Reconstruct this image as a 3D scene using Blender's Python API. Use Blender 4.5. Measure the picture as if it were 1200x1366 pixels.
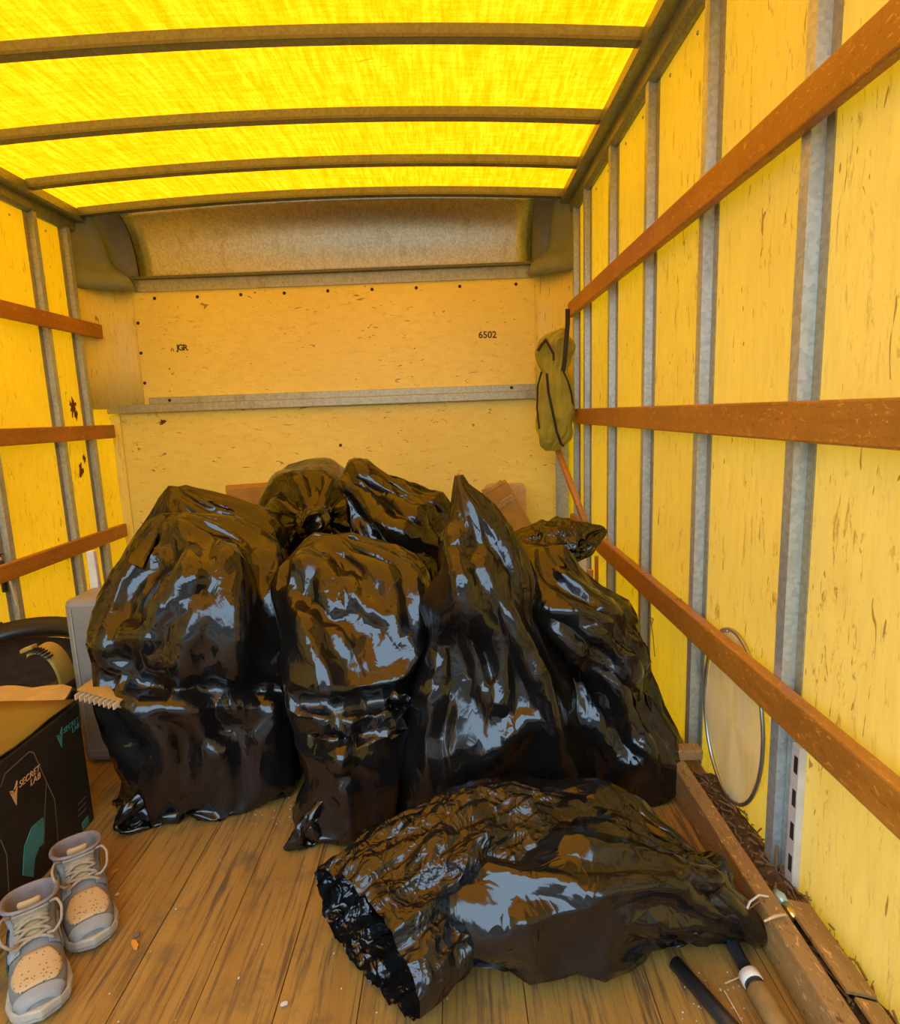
import bpy, bmesh, math, random
import numpy as np
from mathutils import Vector, Matrix

for o in list(bpy.data.objects):
    bpy.data.objects.remove(o, do_unlink=True)
scene = bpy.context.scene
COL = scene.collection
R = math.radians

# ------------------------------------------------------------------ camera, world, sun, exposure
CAM_POS = Vector((1.734, 0.0, 0.9105))
YAW, PITCH, ROLL, FPX = R(-0.4525), R(-9.2276), R(-2.082), 810.67
fwd = Vector((math.sin(YAW) * math.cos(PITCH), math.cos(YAW) * math.cos(PITCH), math.sin(PITCH)))
rgt0 = Vector((math.cos(YAW), -math.sin(YAW), 0))
up0 = rgt0.cross(fwd)
rgt = rgt0 * math.cos(ROLL) + up0 * math.sin(ROLL)
upv = rgt.cross(fwd)
cam_data = bpy.data.cameras.new('camera')
cam_data.sensor_fit = 'HORIZONTAL'
cam_data.sensor_width = 36
cam_data.lens = 36 * FPX / 1200
cam_data.clip_start = 0.02
cam = bpy.data.objects.new('camera', cam_data)
mw = Matrix.Identity(4)
for i in range(3):
    mw[i][0], mw[i][1], mw[i][2], mw[i][3] = rgt[i], upv[i], -fwd[i], CAM_POS[i]
cam.matrix_world = mw
COL.objects.link(cam)
scene.camera = cam

world = bpy.data.worlds.new('sky')
scene.world = world
world.use_nodes = True
bg = world.node_tree.nodes['Background']
bg.inputs[0].default_value = (0.56, 0.77, 1.0, 1)
bg.inputs[1].default_value = 2.7

sun_data = bpy.data.lights.new('sun', 'SUN')
sun_data.energy = 9.0
sun_data.angle = R(0.53)
sun_data.color = (1.0, 0.95, 0.86)
sun = bpy.data.objects.new('sun', sun_data)
sun.rotation_euler = Vector((0.16, -0.30, -0.92)).to_track_quat('-Z', 'Y').to_euler()        # high, from the left and ahead: it reaches the roof and left side, not the rear opening
COL.objects.link(sun)

scene.view_settings.view_transform = 'Standard'
scene.view_settings.look = 'None'
scene.view_settings.gamma = 1.0
scene.view_settings.use_curve_mapping = False
scene.view_settings.exposure = 0.9

# ------------------------------------------------------------------ helpers
def px(u, v, Y):
    """world point at depth Y seen in direction (u, v) of the 1200x1366 frame"""
    d = fwd + rgt * ((u - 600) / FPX) - upv * ((v - 683) / FPX)
    t = (Y - CAM_POS.y) / d.y
    return CAM_POS + d * t

def pz(u, v, z):
    d = fwd + rgt * ((u - 600) / FPX) - upv * ((v - 683) / FPX)
    return CAM_POS + d * ((z - CAM_POS.z) / d.z)

def pxx(u, v, x):
    d = fwd + rgt * ((u - 600) / FPX) - upv * ((v - 683) / FPX)
    return CAM_POS + d * ((x - CAM_POS.x) / d.x)

class MB:
    """collects vertices and faces for ONE mesh object"""
    def __init__(self):
        self.v, self.f = [], []
    def add(self, vs, fs):
        n = len(self.v)
        self.v += [tuple(map(float, p)) for p in vs]
        self.f += [tuple(i + n for i in f) for f in fs]
        return self
    def box(self, x0, x1, y0, y1, z0, z1):
        return self.add([(x0, y0, z0), (x1, y0, z0), (x1, y1, z0), (x0, y1, z0), (x0, y0, z1), (x1, y0, z1), (x1, y1, z1), (x0, y1, z1)],
                        [(0, 3, 2, 1), (4, 5, 6, 7), (0, 1, 5, 4), (1, 2, 6, 5), (2, 3, 7, 6), (3, 0, 4, 7)])
    def obox(self, c, ax, ay, az):
        c, ax, ay, az = Vector(c), Vector(ax), Vector(ay), Vector(az)
        vs = [c + sx * ax + sy * ay + sz * az for sz in (-1, 1) for sx, sy in ((-1, -1), (1, -1), (1, 1), (-1, 1))]
        return self.add(vs, [(0, 3, 2, 1), (4, 5, 6, 7), (0, 1, 5, 4), (1, 2, 6, 5), (2, 3, 7, 6), (3, 0, 4, 7)])
    def extrude(self, prof, a, b, ex, ey):
        """closed 2-D profile (x along ex, y along ey) swept from point a to point b, capped"""
        a, b, ex, ey = Vector(a), Vector(b), Vector(ex), Vector(ey)
        n = len(prof)
        vs = [a + ex * p[0] + ey * p[1] for p in prof] + [b + ex * p[0] + ey * p[1] for p in prof]
        fs = [(i, (i + 1) % n, n + (i + 1) % n, n + i) for i in range(n)]
        fs += [tuple(range(n))[::-1], tuple(range(n, 2 * n))]
        return self.add(vs, fs)
    def tube(self, pts, r, seg=8, cap=True):
        pts = [Vector(p) for p in pts]
        rs = r if isinstance(r, (list, tuple)) else [r] * len(pts)
        ref = Vector((0, 0, 1))
        rings = []
        for i, p in enumerate(pts):
            t = (pts[min(i + 1, len(pts) - 1)] - pts[max(i - 1, 0)]).normalized()
            if i == 0:
                n = t.orthogonal().normalized()
            else:
                n = (n - t * n.dot(t)).normalized()
            b = t.cross(n)
            rings.append([p + (n * math.cos(2 * math.pi * k / seg) + b * math.sin(2 * math.pi * k / seg)) * rs[i] for k in range(seg)])
        vs = [q for ring in rings for q in ring]
        fs = []
        for i in range(len(pts) - 1):
            for k in range(seg):
                k2 = (k + 1) % seg
                fs.append((i * seg + k, i * seg + k2, (i + 1) * seg + k2, (i + 1) * seg + k))
        if cap:
            fs.append(tuple(range(seg))[::-1])
            fs.append(tuple((len(pts) - 1) * seg + k for k in range(seg)))
        return self.add(vs, fs)
    def grid(self, rows, close=False):
        """rows of equal length -> quads; close joins last column to first"""
        m, n = len(rows), len(rows[0])
        vs = [p for r in rows for p in r]
        fs = []
        for i in range(m - 1):
            for j in range(n if close else n - 1):
                j2 = (j + 1) % n
                fs.append((i * n + j, i * n + j2, (i + 1) * n + j2, (i + 1) * n + j))
        return self.add(vs, fs)
    def build(self, name, mat, parent=None, smooth=False, bevel=0, solid=0, subsurf=0):
        me = bpy.data.meshes.new(name)
        me.from_pydata(self.v, [], self.f)
        bm = bmesh.new()
        bm.from_mesh(me)
        bmesh.ops.recalc_face_normals(bm, faces=bm.faces[:])
        bm.to_mesh(me)
        bm.free()
        me.materials.append(MAT[mat] if isinstance(mat, str) else mat)
        if smooth:
            me.polygons.foreach_set('use_smooth', [True] * len(me.polygons))
        o = bpy.data.objects.new(name, me)
        COL.objects.link(o)
        if parent:
            o.parent = parent
        if solid:
            m = o.modifiers.new('solid', 'SOLIDIFY'); m.thickness = solid; m.offset = 0
        if bevel:
            m = o.modifiers.new('bevel', 'BEVEL'); m.width = bevel; m.segments = 2; m.limit_method = 'ANGLE'; m.angle_limit = R(35)
        if subsurf:
            m = o.modifiers.new('sub', 'SUBSURF'); m.levels = m.render_levels = subsurf
        return o

def tag(o, label=None, cat=None, group=None, kind=None):
    if label: o['label'] = label
    if cat: o['category'] = cat
    if group: o['group'] = group
    if kind: o['kind'] = kind
    return o

def empty(name, loc):
    o = bpy.data.objects.new(name, None)
    o.location = loc
    o.empty_display_size = 0.05
    COL.objects.link(o)
    return o

def inst(me_obj, name, loc, parent=None, rot=None, scale=None):
    o = bpy.data.objects.new(name, me_obj.data)
    o.location = loc
    if rot: o.rotation_euler = rot
    if scale: o.scale = scale
    COL.objects.link(o)
    if parent: o.parent = parent
    return o

def local(o, root):
    """mesh built in world coordinates becomes a part of an Empty that stands elsewhere"""
    o.parent = root
    o.matrix_parent_inverse = Matrix.Translation(-Vector(root.location))
    return o

# ------------------------------------------------------------------ materials (all procedural)
MAT = {}
class NT:
    def __init__(self, name):
        m = bpy.data.materials.new(name); m.use_nodes = True
        self.m, self.t = m, m.node_tree
        self.b = m.node_tree.nodes['Principled BSDF']
        MAT[name] = m
        self._obj = None
    def n(self, ty, **kw):
        nd = self.t.nodes.new(ty)
        for k, v in kw.items():
            if k.startswith('i_'):
                nd.inputs[k[2:].replace('_', ' ')].default_value = v
            else:
                setattr(nd, k, v)
        return nd
    def l(self, a, b):
        self.t.links.new(a, b)
    def coord(self, scale=(1, 1, 1), rot=(0, 0, 0), loc=(0, 0, 0), kind='Object'):
        tc = self.n('ShaderNodeTexCoord')
        mp = self.n('ShaderNodeMapping')
        mp.inputs['Scale'].default_value = scale
        mp.inputs['Rotation'].default_value = rot
        mp.inputs['Location'].default_value = loc
        self.l(tc.outputs[kind], mp.inputs['Vector'])
        return mp.outputs[0]
    def noise(self, vec, scale, detail=4, rough=0.55, dist=0.0):
        nd = self.n('ShaderNodeTexNoise')
        nd.inputs['Scale'].default_value = scale; nd.inputs['Detail'].default_value = detail
        nd.inputs['Roughness'].default_value = rough; nd.inputs['Distortion'].default_value = dist
        self.l(vec, nd.inputs['Vector'])
        return nd.outputs['Fac']
    def vor(self, vec, scale, feature='F1', out='Distance'):
        nd = self.n('ShaderNodeTexVoronoi'); nd.feature = feature
        nd.inputs['Scale'].default_value = scale
        self.l(vec, nd.inputs['Vector'])
        return nd.outputs[out]
    def ramp(self, fac, stops):
        nd = self.n('ShaderNodeValToRGB')
        e = nd.color_ramp.elements
        while len(e) < len(stops): e.new(0.5)
        for el, (p, c) in zip(e, stops):
            el.position = p
            el.color = (c, c, c, 1) if isinstance(c, (int, float)) else (*c, 1)
        self.l(fac, nd.inputs[0])
        return nd.outputs[0]
    def mix(self, fac, a, b, mode='MIX'):
        nd = self.n('ShaderNodeMix', data_type='RGBA', blend_type=mode)
        for sock, v in ((nd.inputs[0], fac), (nd.inputs[6], a), (nd.inputs[7], b)):
            if isinstance(v, (int, float)): sock.default_value = v
            elif isinstance(v, tuple): sock.default_value = (*v, 1)
            else: self.l(v, sock)
        return nd.outputs[2]
    def math(self, op, a, b=0.0):
        nd = self.n('ShaderNodeMath', operation=op)
        for sock, v in ((nd.inputs[0], a), (nd.inputs[1], b)):
            if isinstance(v, (int, float)): sock.default_value = v
            else: self.l(v, sock)
        return nd.outputs[0]
    def bump(self, h, strength=0.3, dist=0.005, normal=None):
        nd = self.n('ShaderNodeBump')
        nd.inputs['Strength'].default_value = strength; nd.inputs['Distance'].default_value = dist
        self.l(h, nd.inputs['Height'])
        if normal is not None: self.l(normal, nd.inputs['Normal'])
        self.l(nd.outputs[0], self.b.inputs['Normal'])
        return nd.outputs[0]
    def set(self, color=None, rough=None, metal=None, spec=None):
        for k, v in (('Base Color', color), ('Roughness', rough), ('Metallic', metal), ('Specular IOR Level', spec)):
            if v is None: continue
            s = self.b.inputs[k]
            if isinstance(v, tuple): s.default_value = (*v, 1)
            elif isinstance(v, (int, float)): s.default_value = v
            else: self.l(v, s)
        return self

def plain(name, color, rough=0.5, metal=0.0, spec=0.5, var=0.12, vs=30, bump=0.0):
    t = NT(name)
    c = t.coord()
    n = t.noise(c, vs, 4)
    f = t.ramp(n, [(0.3, 1 - var), (0.7, 1 + var)])
    t.set(color=t.mix(1.0, color, f, 'MULTIPLY'), rough=rough, metal=metal, spec=spec)
    if bump: t.bump(t.noise(c, vs * 3, 3), bump, 0.002)
    return t

# --- wall panels: cream painted plywood, scuffed along one direction
def panel_mat(name, stretch, base, dark, amount=1.0, glow=0.0):
    t = NT(name)
    c = t.coord()
    cl = t.noise(c, 1.6, 3)
    col = t.mix(t.ramp(cl, [(0.35, 0.0), (0.7, 1.0)]), base, tuple(x * y for x, y in zip(base, (0.93, 0.90, 0.80))))
    fib = t.noise(t.coord(scale=stretch), 42, 5, 0.65)
    col = t.mix(t.ramp(fib, [(0.42, 0.0), (0.72, 0.75)]), col, tuple(x * y for x, y in zip(base, (0.90, 0.83, 0.66))))
    region = t.ramp(t.noise(t.coord(loc=(3, 5, 1)), 2.7, 3), [(0.42, 0.0), (0.62, 1.0)])
    sc = t.noise(t.coord(scale=stretch, rot=(0.25, 0.2, 0.12)), 62, 5, 0.75, 0.8)
    scr = t.ramp(sc, [(0.57, 0.0), (0.66, 0.8)])
    scr = t.math('MULTIPLY', scr, t.math('ADD', t.math('MULTIPLY', region, 0.7 * amount), 0.16 * amount))
    col = t.mix(scr, col, dark)
    v = t.noise(t.coord(scale=tuple(s * 2.3 for s in stretch), rot=(0.6, -0.5, 0.4), loc=(1, 2, 3)), 22, 2, 0.5, 1.2)
    thin = t.ramp(v, [(0.70, 0.0), (0.72, 1.0)])
    col = t.mix(t.math('MULTIPLY', thin, 0.75), col, tuple(x * 0.55 for x in dark))
    t.set(color=col, rough=0.38, spec=0.4)
    t.bump(t.math('ADD', fib, t.math('MULTIPLY', scr, -0.8)), 0.12, 0.002)
    if glow:                                    # thin glass-fibre side panels let some daylight through
        tr = t.n('ShaderNodeBsdfTranslucent'); t.l(t.mix(1.0, col, (1.0, 0.84, 0.02), 'MULTIPLY'), tr.inputs[0])
        ms = t.n('ShaderNodeMixShader'); ms.inputs[0].default_value = glow
        t.l(t.b.outputs[0], ms.inputs[1]); t.l(tr.outputs[0], ms.inputs[2])
        t.l(ms.outputs[0], t.t.nodes['Material Output'].inputs[0])
    return t
panel_mat('panel_left', (1, 1, 0.22), (0.92, 0.78, 0.16), (0.44, 0.25, 0.05), 1.1, 0.47)
panel_mat('panel_right', (1, 1, 0.22), (0.92, 0.80, 0.43), (0.42, 0.24, 0.06), 1.5, 0.52)
panel_mat('panel_back', (0.35, 1, 1), (0.97, 0.88, 0.21), (0.42, 0.25, 0.07), 0.7)
panel_mat('corner_metal', (1, 1, 0.15), (0.90, 0.82, 0.24), (0.28, 0.19, 0.07), 1.3)

# --- translucent yellow roof skin
t = NT('roof_skin')
c1 = t.coord(scale=(1.0, 0.10, 1), rot=(0, 0, R(-18)))
f1 = t.noise(c1, 60, 5, 0.7)
f2 = t.noise(t.coord(scale=(0.12, 1, 1)), 70, 4, 0.7)
f3 = t.noise(t.coord(), 260, 2, 0.5)
s = t.math('ADD', t.math('ADD', t.math('MULTIPLY', f1, 0.55), t.math('MULTIPLY', f2, 0.3)), t.math('MULTIPLY', f3, 0.25))
colr = t.ramp(s, [(0.42, (0.80, 0.24, 0.0)), (0.55, (1.0, 0.34, 0.001)), (0.68, (1.0, 0.46, 0.010))])
crk = t.ramp(t.noise(t.coord(scale=(0.5, 2, 1), rot=(0, 0, 0.8)), 9, 3, 0.5, 1.5), [(0.745, 0.0), (0.755, 1.0)])
colr = t.mix(t.math('MULTIPLY', crk, 0.55), colr, (0.30, 0.14, 0.0))
tr = t.n('ShaderNodeBsdfTranslucent'); t.l(colr, tr.inputs[0])
df = t.n('ShaderNodeBsdfDiffuse'); t.l(t.mix(0.7, colr, (0.10, 0.12, 0.02)), df.inputs[0])
ms = t.n('ShaderNodeMixShader'); ms.inputs[0].default_value = 0.72
t.l(tr.outputs[0], ms.inputs[1]); t.l(df.outputs[0], ms.inputs[2])
t.l(ms.outputs[0], t.t.nodes['Material Output'].inputs[0])
t.t.nodes.remove(t.b)

# --- galvanised steel
def galv(name, col, metal=0.75, rough=0.42):
    t = NT(name)
    c = t.coord()
    sp = t.vor(c, 120, 'F1', 'Color')
    g = t.n('ShaderNodeRGBToBW'); t.l(sp, g.inputs[0])
    n = t.noise(t.coord(scale=(1, 1, 0.3)), 18, 5, 0.6)
    cc = t.mix(1.0, col, t.ramp(g.outputs[0], [(0.2, 0.86), (0.8, 1.1)]), 'MULTIPLY')
    cc = t.mix(t.ramp(n, [(0.55, 0.0), (0.75, 0.6)]), cc, tuple(x * y for x, y in zip(col, (0.55, 0.48, 0.38))))
    t.set(color=cc, metal=metal, rough=rough)
    t.bump(n, 0.05, 0.002)
    return t
galv('galvanised', (0.50, 0.57, 0.56), 0.6, 0.4)
galv('stud_flange', (0.34, 0.33, 0.21), 0.4, 0.5)
galv('bow_steel', (0.20, 0.235, 0.19), 0.35, 0.42)
galv('bow_edge', (0.15, 0.165, 0.12), 0.3, 0.5)
galv('rail_alu', (0.25, 0.285, 0.21), 0.6, 0.38)
galv('header_sheet', (0.70, 0.70, 0.54), 0.85, 0.36)
galv('flange_metal', (0.48, 0.50, 0.36), 0.6, 0.42)
plain('grey_steel', (0.20, 0.215, 0.20), 0.5, 0.2)
plain('corner_plastic', (0.23, 0.265, 0.17), 0.42, 0.0, 0.4, 0.08, 12)
plain('screw_dark', (0.035, 0.022, 0.012), 0.5, 0.3)
plain('rivet', (0.45, 0.42, 0.33), 0.35, 0.8)
plain('paint_mark', (0.075, 0.05, 0.02), 0.7)
plain('rust_patch', (0.16, 0.045, 0.012), 0.8, 0, 0.3, 0.4, 80)
plain('white_strip', (0.62, 0.62, 0.60), 0.45, 0.2)

# --- varnished tie rails
def wood(name, a, b, dark, along, rough=0.4, fine=26, scr=0.5, bump=0.15):
    t = NT(name)
    sc = [1.0, 1.0, 1.0]; sc[along] = 0.05
    g = t.noise(t.coord(scale=tuple(sc)), fine, 6, 0.62, 0.4)
    big = t.noise(t.coord(), 3.5, 3)
    col = t.mix(t.ramp(g, [(0.3, 0.0), (0.7, 1.0)]), a, b)
    col = t.mix(t.ramp(big, [(0.4, 0.0), (0.7, 0.55)]), col, dark)
    s = t.noise(t.coord(scale=(1, 0.45, 1), rot=(0.5, 0.3, 0.4)), 120, 5, 0.7, 0.8)
    s1 = t.ramp(s, [(0.58, 0.0), (0.66, scr)])
    col = t.mix(s1, col, tuple(min(1, x * 2.0 + 0.02) for x in b))
    s2 = t.ramp(s, [(0.33, scr), (0.41, 0.0)])
    col = t.mix(s2, col, tuple(x * 0.35 for x in dark))
    t.set(color=col, rough=t.ramp(g, [(0.3, rough - 0.08), (0.7, rough + 0.15)]))
    t.bump(g, bump, 0.003)
    return t
wood('rail_wood', (0.34, 0.135, 0.012), (0.48, 0.22, 0.028), (0.20, 0.075, 0.009), 1, 0.4, 26, 0.5)
wood('kick_wood', (0.24, 0.135, 0.040), (0.36, 0.215, 0.070), (0.14, 0.072, 0.022), 1, 0.6, 26, 0.8, 0.3)
wood('raw_wood', (0.42, 0.24, 0.08), (0.52, 0.33, 0.14), (0.30, 0.15, 0.05), 2, 0.6)
wood('handle_wood', (0.50, 0.20, 0.03), (0.58, 0.26, 0.05), (0.36, 0.12, 0.02), 2, 0.4)
wood('stick_wood', (0.55, 0.36, 0.20), (0.65, 0.45, 0.26), (0.4, 0.22, 0.10), 1, 0.6)

# --- floor boards: worn hardwood, grooves along the truck
def floor_mat(name, k):
    t = NT(name)
    g = t.noise(t.coord(scale=(1, 0.045, 1), loc=(k * 1.7, k * 3.1, 0)), 90, 6, 0.68, 0.25)
    g2 = t.noise(t.coord(scale=(1, 0.10, 1), loc=(k * 2.7, 0, 0)), 14, 5, 0.6, 0.6)
    spot = t.noise(t.coord(loc=(k, 0, 0)), 9, 6, 0.68)
    col = t.mix(t.ramp(g2, [(0.3, 0.0), (0.72, 1.0)]), (0.27, 0.138, 0.026), (0.37, 0.204, 0.042))
    col = t.mix(t.ramp(g, [(0.36, 0.95), (0.50, 0.0)]), col, (0.10, 0.056, 0.02))
    col = t.mix(t.ramp(spot, [(0.53, 0.0), (0.70, 0.75)]), col, (0.115, 0.075, 0.033))
    col = t.mix(t.ramp(t.noise(t.coord(loc=(7, k, 0)), 60, 4, 0.6), [(0.66, 0.0), (0.74, 0.5)]), col, (0.40, 0.28, 0.13))
    t.set(color=col, rough=t.ramp(g, [(0.35, 0.75), (0.6, 0.48)]), spec=0.35)
    t.bump(t.math('ADD', g, t.math('MULTIPLY', spot, 0.4)), 0.45, 0.006)
for k in range(3):
    floor_mat('floor_wood_%d' % k, k)
plain('dirt', (0.075, 0.045, 0.022), 0.95, 0, 0.2, 0.5, 60, 0.6)
plain('asphalt', (0.07, 0.07, 0.07), 0.9, 0, 0.3, 0.3, 6)
plain('sky_blocker', (0.10, 0.085, 0.07), 0.8, 0, 0.3, 0.2, 3)

# ------------------------------------------------------------------ the truck box
W, D, Y0 = 2.34, 3.1465, -0.20          # inner width, depth of the front bulkhead, rear opening
PI = math.pi
random.seed(4)

# outside ground behind the truck
g = MB().box(-14, 16, -22, 10, -0.80, -0.76).build('ground', 'asphalt'); tag(g, kind='structure')
# unseen dark wall added behind the camera to cut sky reflections and daylight
hs = MB().box(-9, 12, -9.3, -9.0, -0.76, 2.5).build('wall_sky_blocker', 'sky_blocker'); tag(hs, kind='structure')

# floor of boards
fl = MB().box(-0.02, W + 0.02, Y0, 3.2, -0.05, -0.021).build('floor', 'dirt'); tag(fl, kind='structure')
seams = [0.0, 0.127, 0.257, 0.387, 0.517, 0.647, 0.777, 0.907, 1.037, 1.167, 1.297, 1.427, 1.557, 1.688, 1.818, 2.018, 2.215, W]
for i in range(len(seams) - 1):
    a, b = seams[i] + 0.0006, seams[i + 1] - 0.0006
    dz = random.uniform(-0.0015, 0.0)
    MB().box(a, b, Y0, 3.19, -0.02, dz).build('plank', 'floor_wood_%d' % (i % 3), fl, bevel=0.0012)

# side walls ------------------------------------------------------
stud_y = [2.698 - 0.411 * k for k in range(8)]
def hat(side):
    s = -1 if side == 'R' else 1
    x0 = W if side == 'R' else 0.0
    return s, x0
def side_wall(side):
    s, x0 = hat(side)
    name = 'wall_right' if side == 'R' else 'wall_left'
    xa, xb = (x0, x0 - s * 0.02)
    w = MB().box(min(xa, xb), max(xa, xb), Y0, 3.2, 0.0, 1.87).build(name, 'panel_right' if side == 'R' else 'panel_left')
    tag(w, kind='structure')
    ys = [2.925] + stud_y
    for y in ys:
        prof = [(-0.017, 0), (-0.0135, 0.025), (0.0135, 0.025), (0.017, 0), (0.0135, 0), (0.0105, 0.021), (-0.0105, 0.021), (-0.0135, 0)]
        st = MB().extrude(prof, (x0, y, 0.004), (x0, y, 1.815), (0, 1, 0), (s, 0, 0)).build('stud', 'galvanised', w)
        for q in (-1, 1):
            a, b = sorted((y + q * 0.0168, y + q * 0.0375))
            xa, xb = sorted((x0, x0 + s * 0.003))
            MB().box(xa, xb, a, b, 0.004, 1.815).build('stud_flange', 'stud_flange', st)
    return w
wr = side_wall('R')
wl = side_wall('L')

def tie_rail(par, side, z, ya, yb, h=0.066):
    s, x0 = hat(side)
    xa, xb = sorted((x0 + s * 0.0255, x0 + s * 0.05))
    MB().box(xa, xb, ya, yb, z - h / 2, z + h / 2).build('tie_rail', 'rail_wood', par, bevel=0.004)
tie_rail(wr, 'R', 1.361, Y0 + 0.05, 2.935)
tie_rail(wr, 'R', 0.877, Y0 + 0.05, 2.83)
tie_rail(wr, 'R', 0.380, Y0 + 0.05, 1.7805)
tie_rail(wr, 'R', 0.380, 1.783, 2.90)
for z in (1.363, 0.881, 0.379):
    tie_rail(wl, 'L', z, Y0 + 0.05, 3.065)
for par, side in ((wr, 'R'), (wl, 'L')):
    s, x0 = hat(side)
    # roof rail: upper box member with a lip and a lower angle
    prof = [(0, 1.842), (0.066, 1.842), (0.072, 1.850), (0.072, 1.880), (0.062, 1.880), (0.062, 1.892), (0.0, 1.892)]
    MB().extrude(prof, (x0, Y0, 0), (x0, 2.99, 0), (s, 0, 0), (0, 0, 1)).build('roof_rail', 'rail_alu', par)
    prof = [(0, 1.795), (0.012, 1.795), (0.030, 1.806), (0.034, 1.8415), (0.0, 1.8415)]
    MB().extrude(prof, (x0, Y0, 0), (x0, 2.975, 0), (s, 0, 0), (0, 0, 1)).build('wall_top_angle', 'rail_alu', par)

# rivets and screws, one shared mesh each
def disc_mesh(name, r, h, mat, seg=8):
    mb = MB()
    vs = [(r * math.cos(2 * PI * k / seg), 0, r * math.sin(2 * PI * k / seg)) for k in range(seg)]
    vs += [(0.6 * r * math.cos(2 * PI * k / seg), -h, 0.6 * r * math.sin(2 * PI * k / seg)) for k in range(seg)]
    mb.add(vs, [(k, (k + 1) % seg, seg + (k + 1) % seg, seg + k) for k in range(seg)] + [tuple(range(seg, 2 * seg))])
    me = bpy.data.meshes.new(name); me.from_pydata(mb.v, [], mb.f); me.materials.append(MAT[mat])
    return me
SCREW = disc_mesh('screw', 0.0085, 0.004, 'screw_dark')
RIVET = disc_mesh('rivet', 0.0055, 0.003, 'rivet')
def put(me, name, loc, par, rz=0.0):
    o = bpy.data.objects.new(name, me); o.location = loc; o.rotation_euler = (0, 0, rz)
    COL.objects.link(o); o.parent = par
    return o
for y in (2.80, 2.58, 2.40, 2.17, 1.99, 1.76, 1.58, 1.36, 1.17):
    put(RIVET, 'rivet', (W, y, 1.765), wr, -PI / 2)
    if y > 1.9: put(RIVET, 'rivet', (0, y, 1.755), wl, PI / 2)
for z in (1.70, 1.62, 1.33, 1.20, 1.08):
    put(SCREW, 'screw', (0.0, 3.03, z), wl, PI / 2).scale = (0.7, 0.7, 0.7)

# flaked, stained patches on the left wall
def blotch(name, mat, par, c, ex, ey, rx, ry, seed, n=26, nrm=(0, 0, 0)):
    rnd = random.Random(seed)
    ang = [2 * PI * k / n for k in range(n)]
    rr = [rnd.uniform(0.35, 1.0) for _ in ang]
    c, ex, ey, nrm = Vector(c), Vector(ex), Vector(ey), Vector(nrm)
    pts = [c + ex * (math.cos(a) * r * rx) + ey * (math.sin(a) * r * ry) for a, r in zip(ang, rr)]
    mb = MB().add([c + nrm] + [p + nrm for p in pts], [(0, 1 + k, 1 + (k + 1) % n) for k in range(n)])
    return mb.build(name, mat, par)
for (u, v, rx, ry, sd) in ((97, 543, .034, .058, 1), (101, 554, .02, .03, 5), (108, 628, .022, .05, 2), (112, 612, .02, .03, 8)):
    p = pxx(u, v, 0.0)
    blotch('peeled_paint', 'rust_patch', wl, p, (0, 1, 0), (0, 0, 1), rx, ry, sd, nrm=(0.0012, 0, 0))

def roof_z(x): return 1.895 + 0.045 * (1 - ((x - W / 2) / (W / 2)) ** 2)
# front bulkhead ---------------------------------------------------
wb = MB().box(0.165, 2.205, D, D + 0.02, 0.98, 1.60).build('wall_back', 'panel_back'); tag(wb, kind='structure')
MB().box(0.036, 2.31, D - 0.014, D + 0.02, 0.0, 0.978).build('lower_panel', 'panel_back', wb, bevel=0.002)
for sgn, xc in ((1, 0.0), (-1, W)):                         # rounded corner posts above the band
    rows = []
    for z in (0.99, 1.2, 1.4, 1.575):
        row = []
        for k in range(11):
            a = PI / 2 * k / 10
            row.append((xc + sgn * (0.175 - 0.175 * math.cos(a)), 2.965 + 0.178 * math.sin(a), z))
        rows.append(row)
    MB().grid(rows).build('corner_post', 'corner_metal', wb, smooth=True, solid=0.004)
# lower corner strips
MB().box(0.004, 0.05, D - 0.028, D - 0.0145, 0.02, 0.955).build('corner_strip', 'corner_metal', wb)
MB().box(2.262, 2.325, D - 0.028, D - 0.0145, 0.02, 0.955).build('corner_strip', 'galvanised', wb)
# band of two metal strips
MB().box(0.0, 2.235, D - 0.045, D - 0.0145, 0.968, 1.008).build('band_angle', 'flange_metal', wb, bevel=0.003)
MB().box(0.200, 2.165, D - 0.012, D - 0.0002, 1.0085, 1.043).build('band_strip', 'flange_metal', wb, bevel=0.002)
# flange with rivets under the header
fla = MB().extrude([(-0.0005, 1.556), (-0.010, 1.556), (-0.014, 1.607), (-0.030, 1.619), (-0.0005, 1.619)], (0.19, D, 0), (2.178, D, 0), (0, 1, 0), (0, 0, 1)).build('header_flange', 'flange_metal', wb)
for k in range(12):
    o = put(RIVET, 'rivet', (0.24 + k * 0.172, D - 0.0115, 1.575), fla)
# curved header sheet and steel side cheeks
def cove(xa, xb, off, mat, name, n=2):
    rows = []
    y, z = 3.178 - off, 1.620
    for i in range(15):
        f = R(4 + 8 * i / 14 + 54 * (i / 14) ** 2)
        if i: y, z = y - 0.0222 * math.sin(f), z + 0.0222 * math.cos(f)
        rows.append([[xa + (xb - xa) * k / (n - 1), y, z] for k in range(n)])
    ztop = rows[-1][0][2]
    for r_ in rows:
        for q in r_: q[2] = 1.62 + (q[2] - 1.62) * (roof_z(q[0]) - 0.02 - 1.62) / (ztop - 1.62)
    return MB().grid(rows).build(name, mat, wb, smooth=True, solid=0.003)
cove(0.208, 2.157, 0.0, 'header_sheet', 'header_sheet', 24)
cove(0.02, 0.207, 0.012, 'grey_steel', 'header_cheek')
cove(2.158, 2.32, 0.012, 'grey_steel', 'header_cheek')
MB().box(0.205, 2.16, 3.1, 3.2, 1.61, 1.621).build('header_ledge', 'bow_edge', wb)
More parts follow.
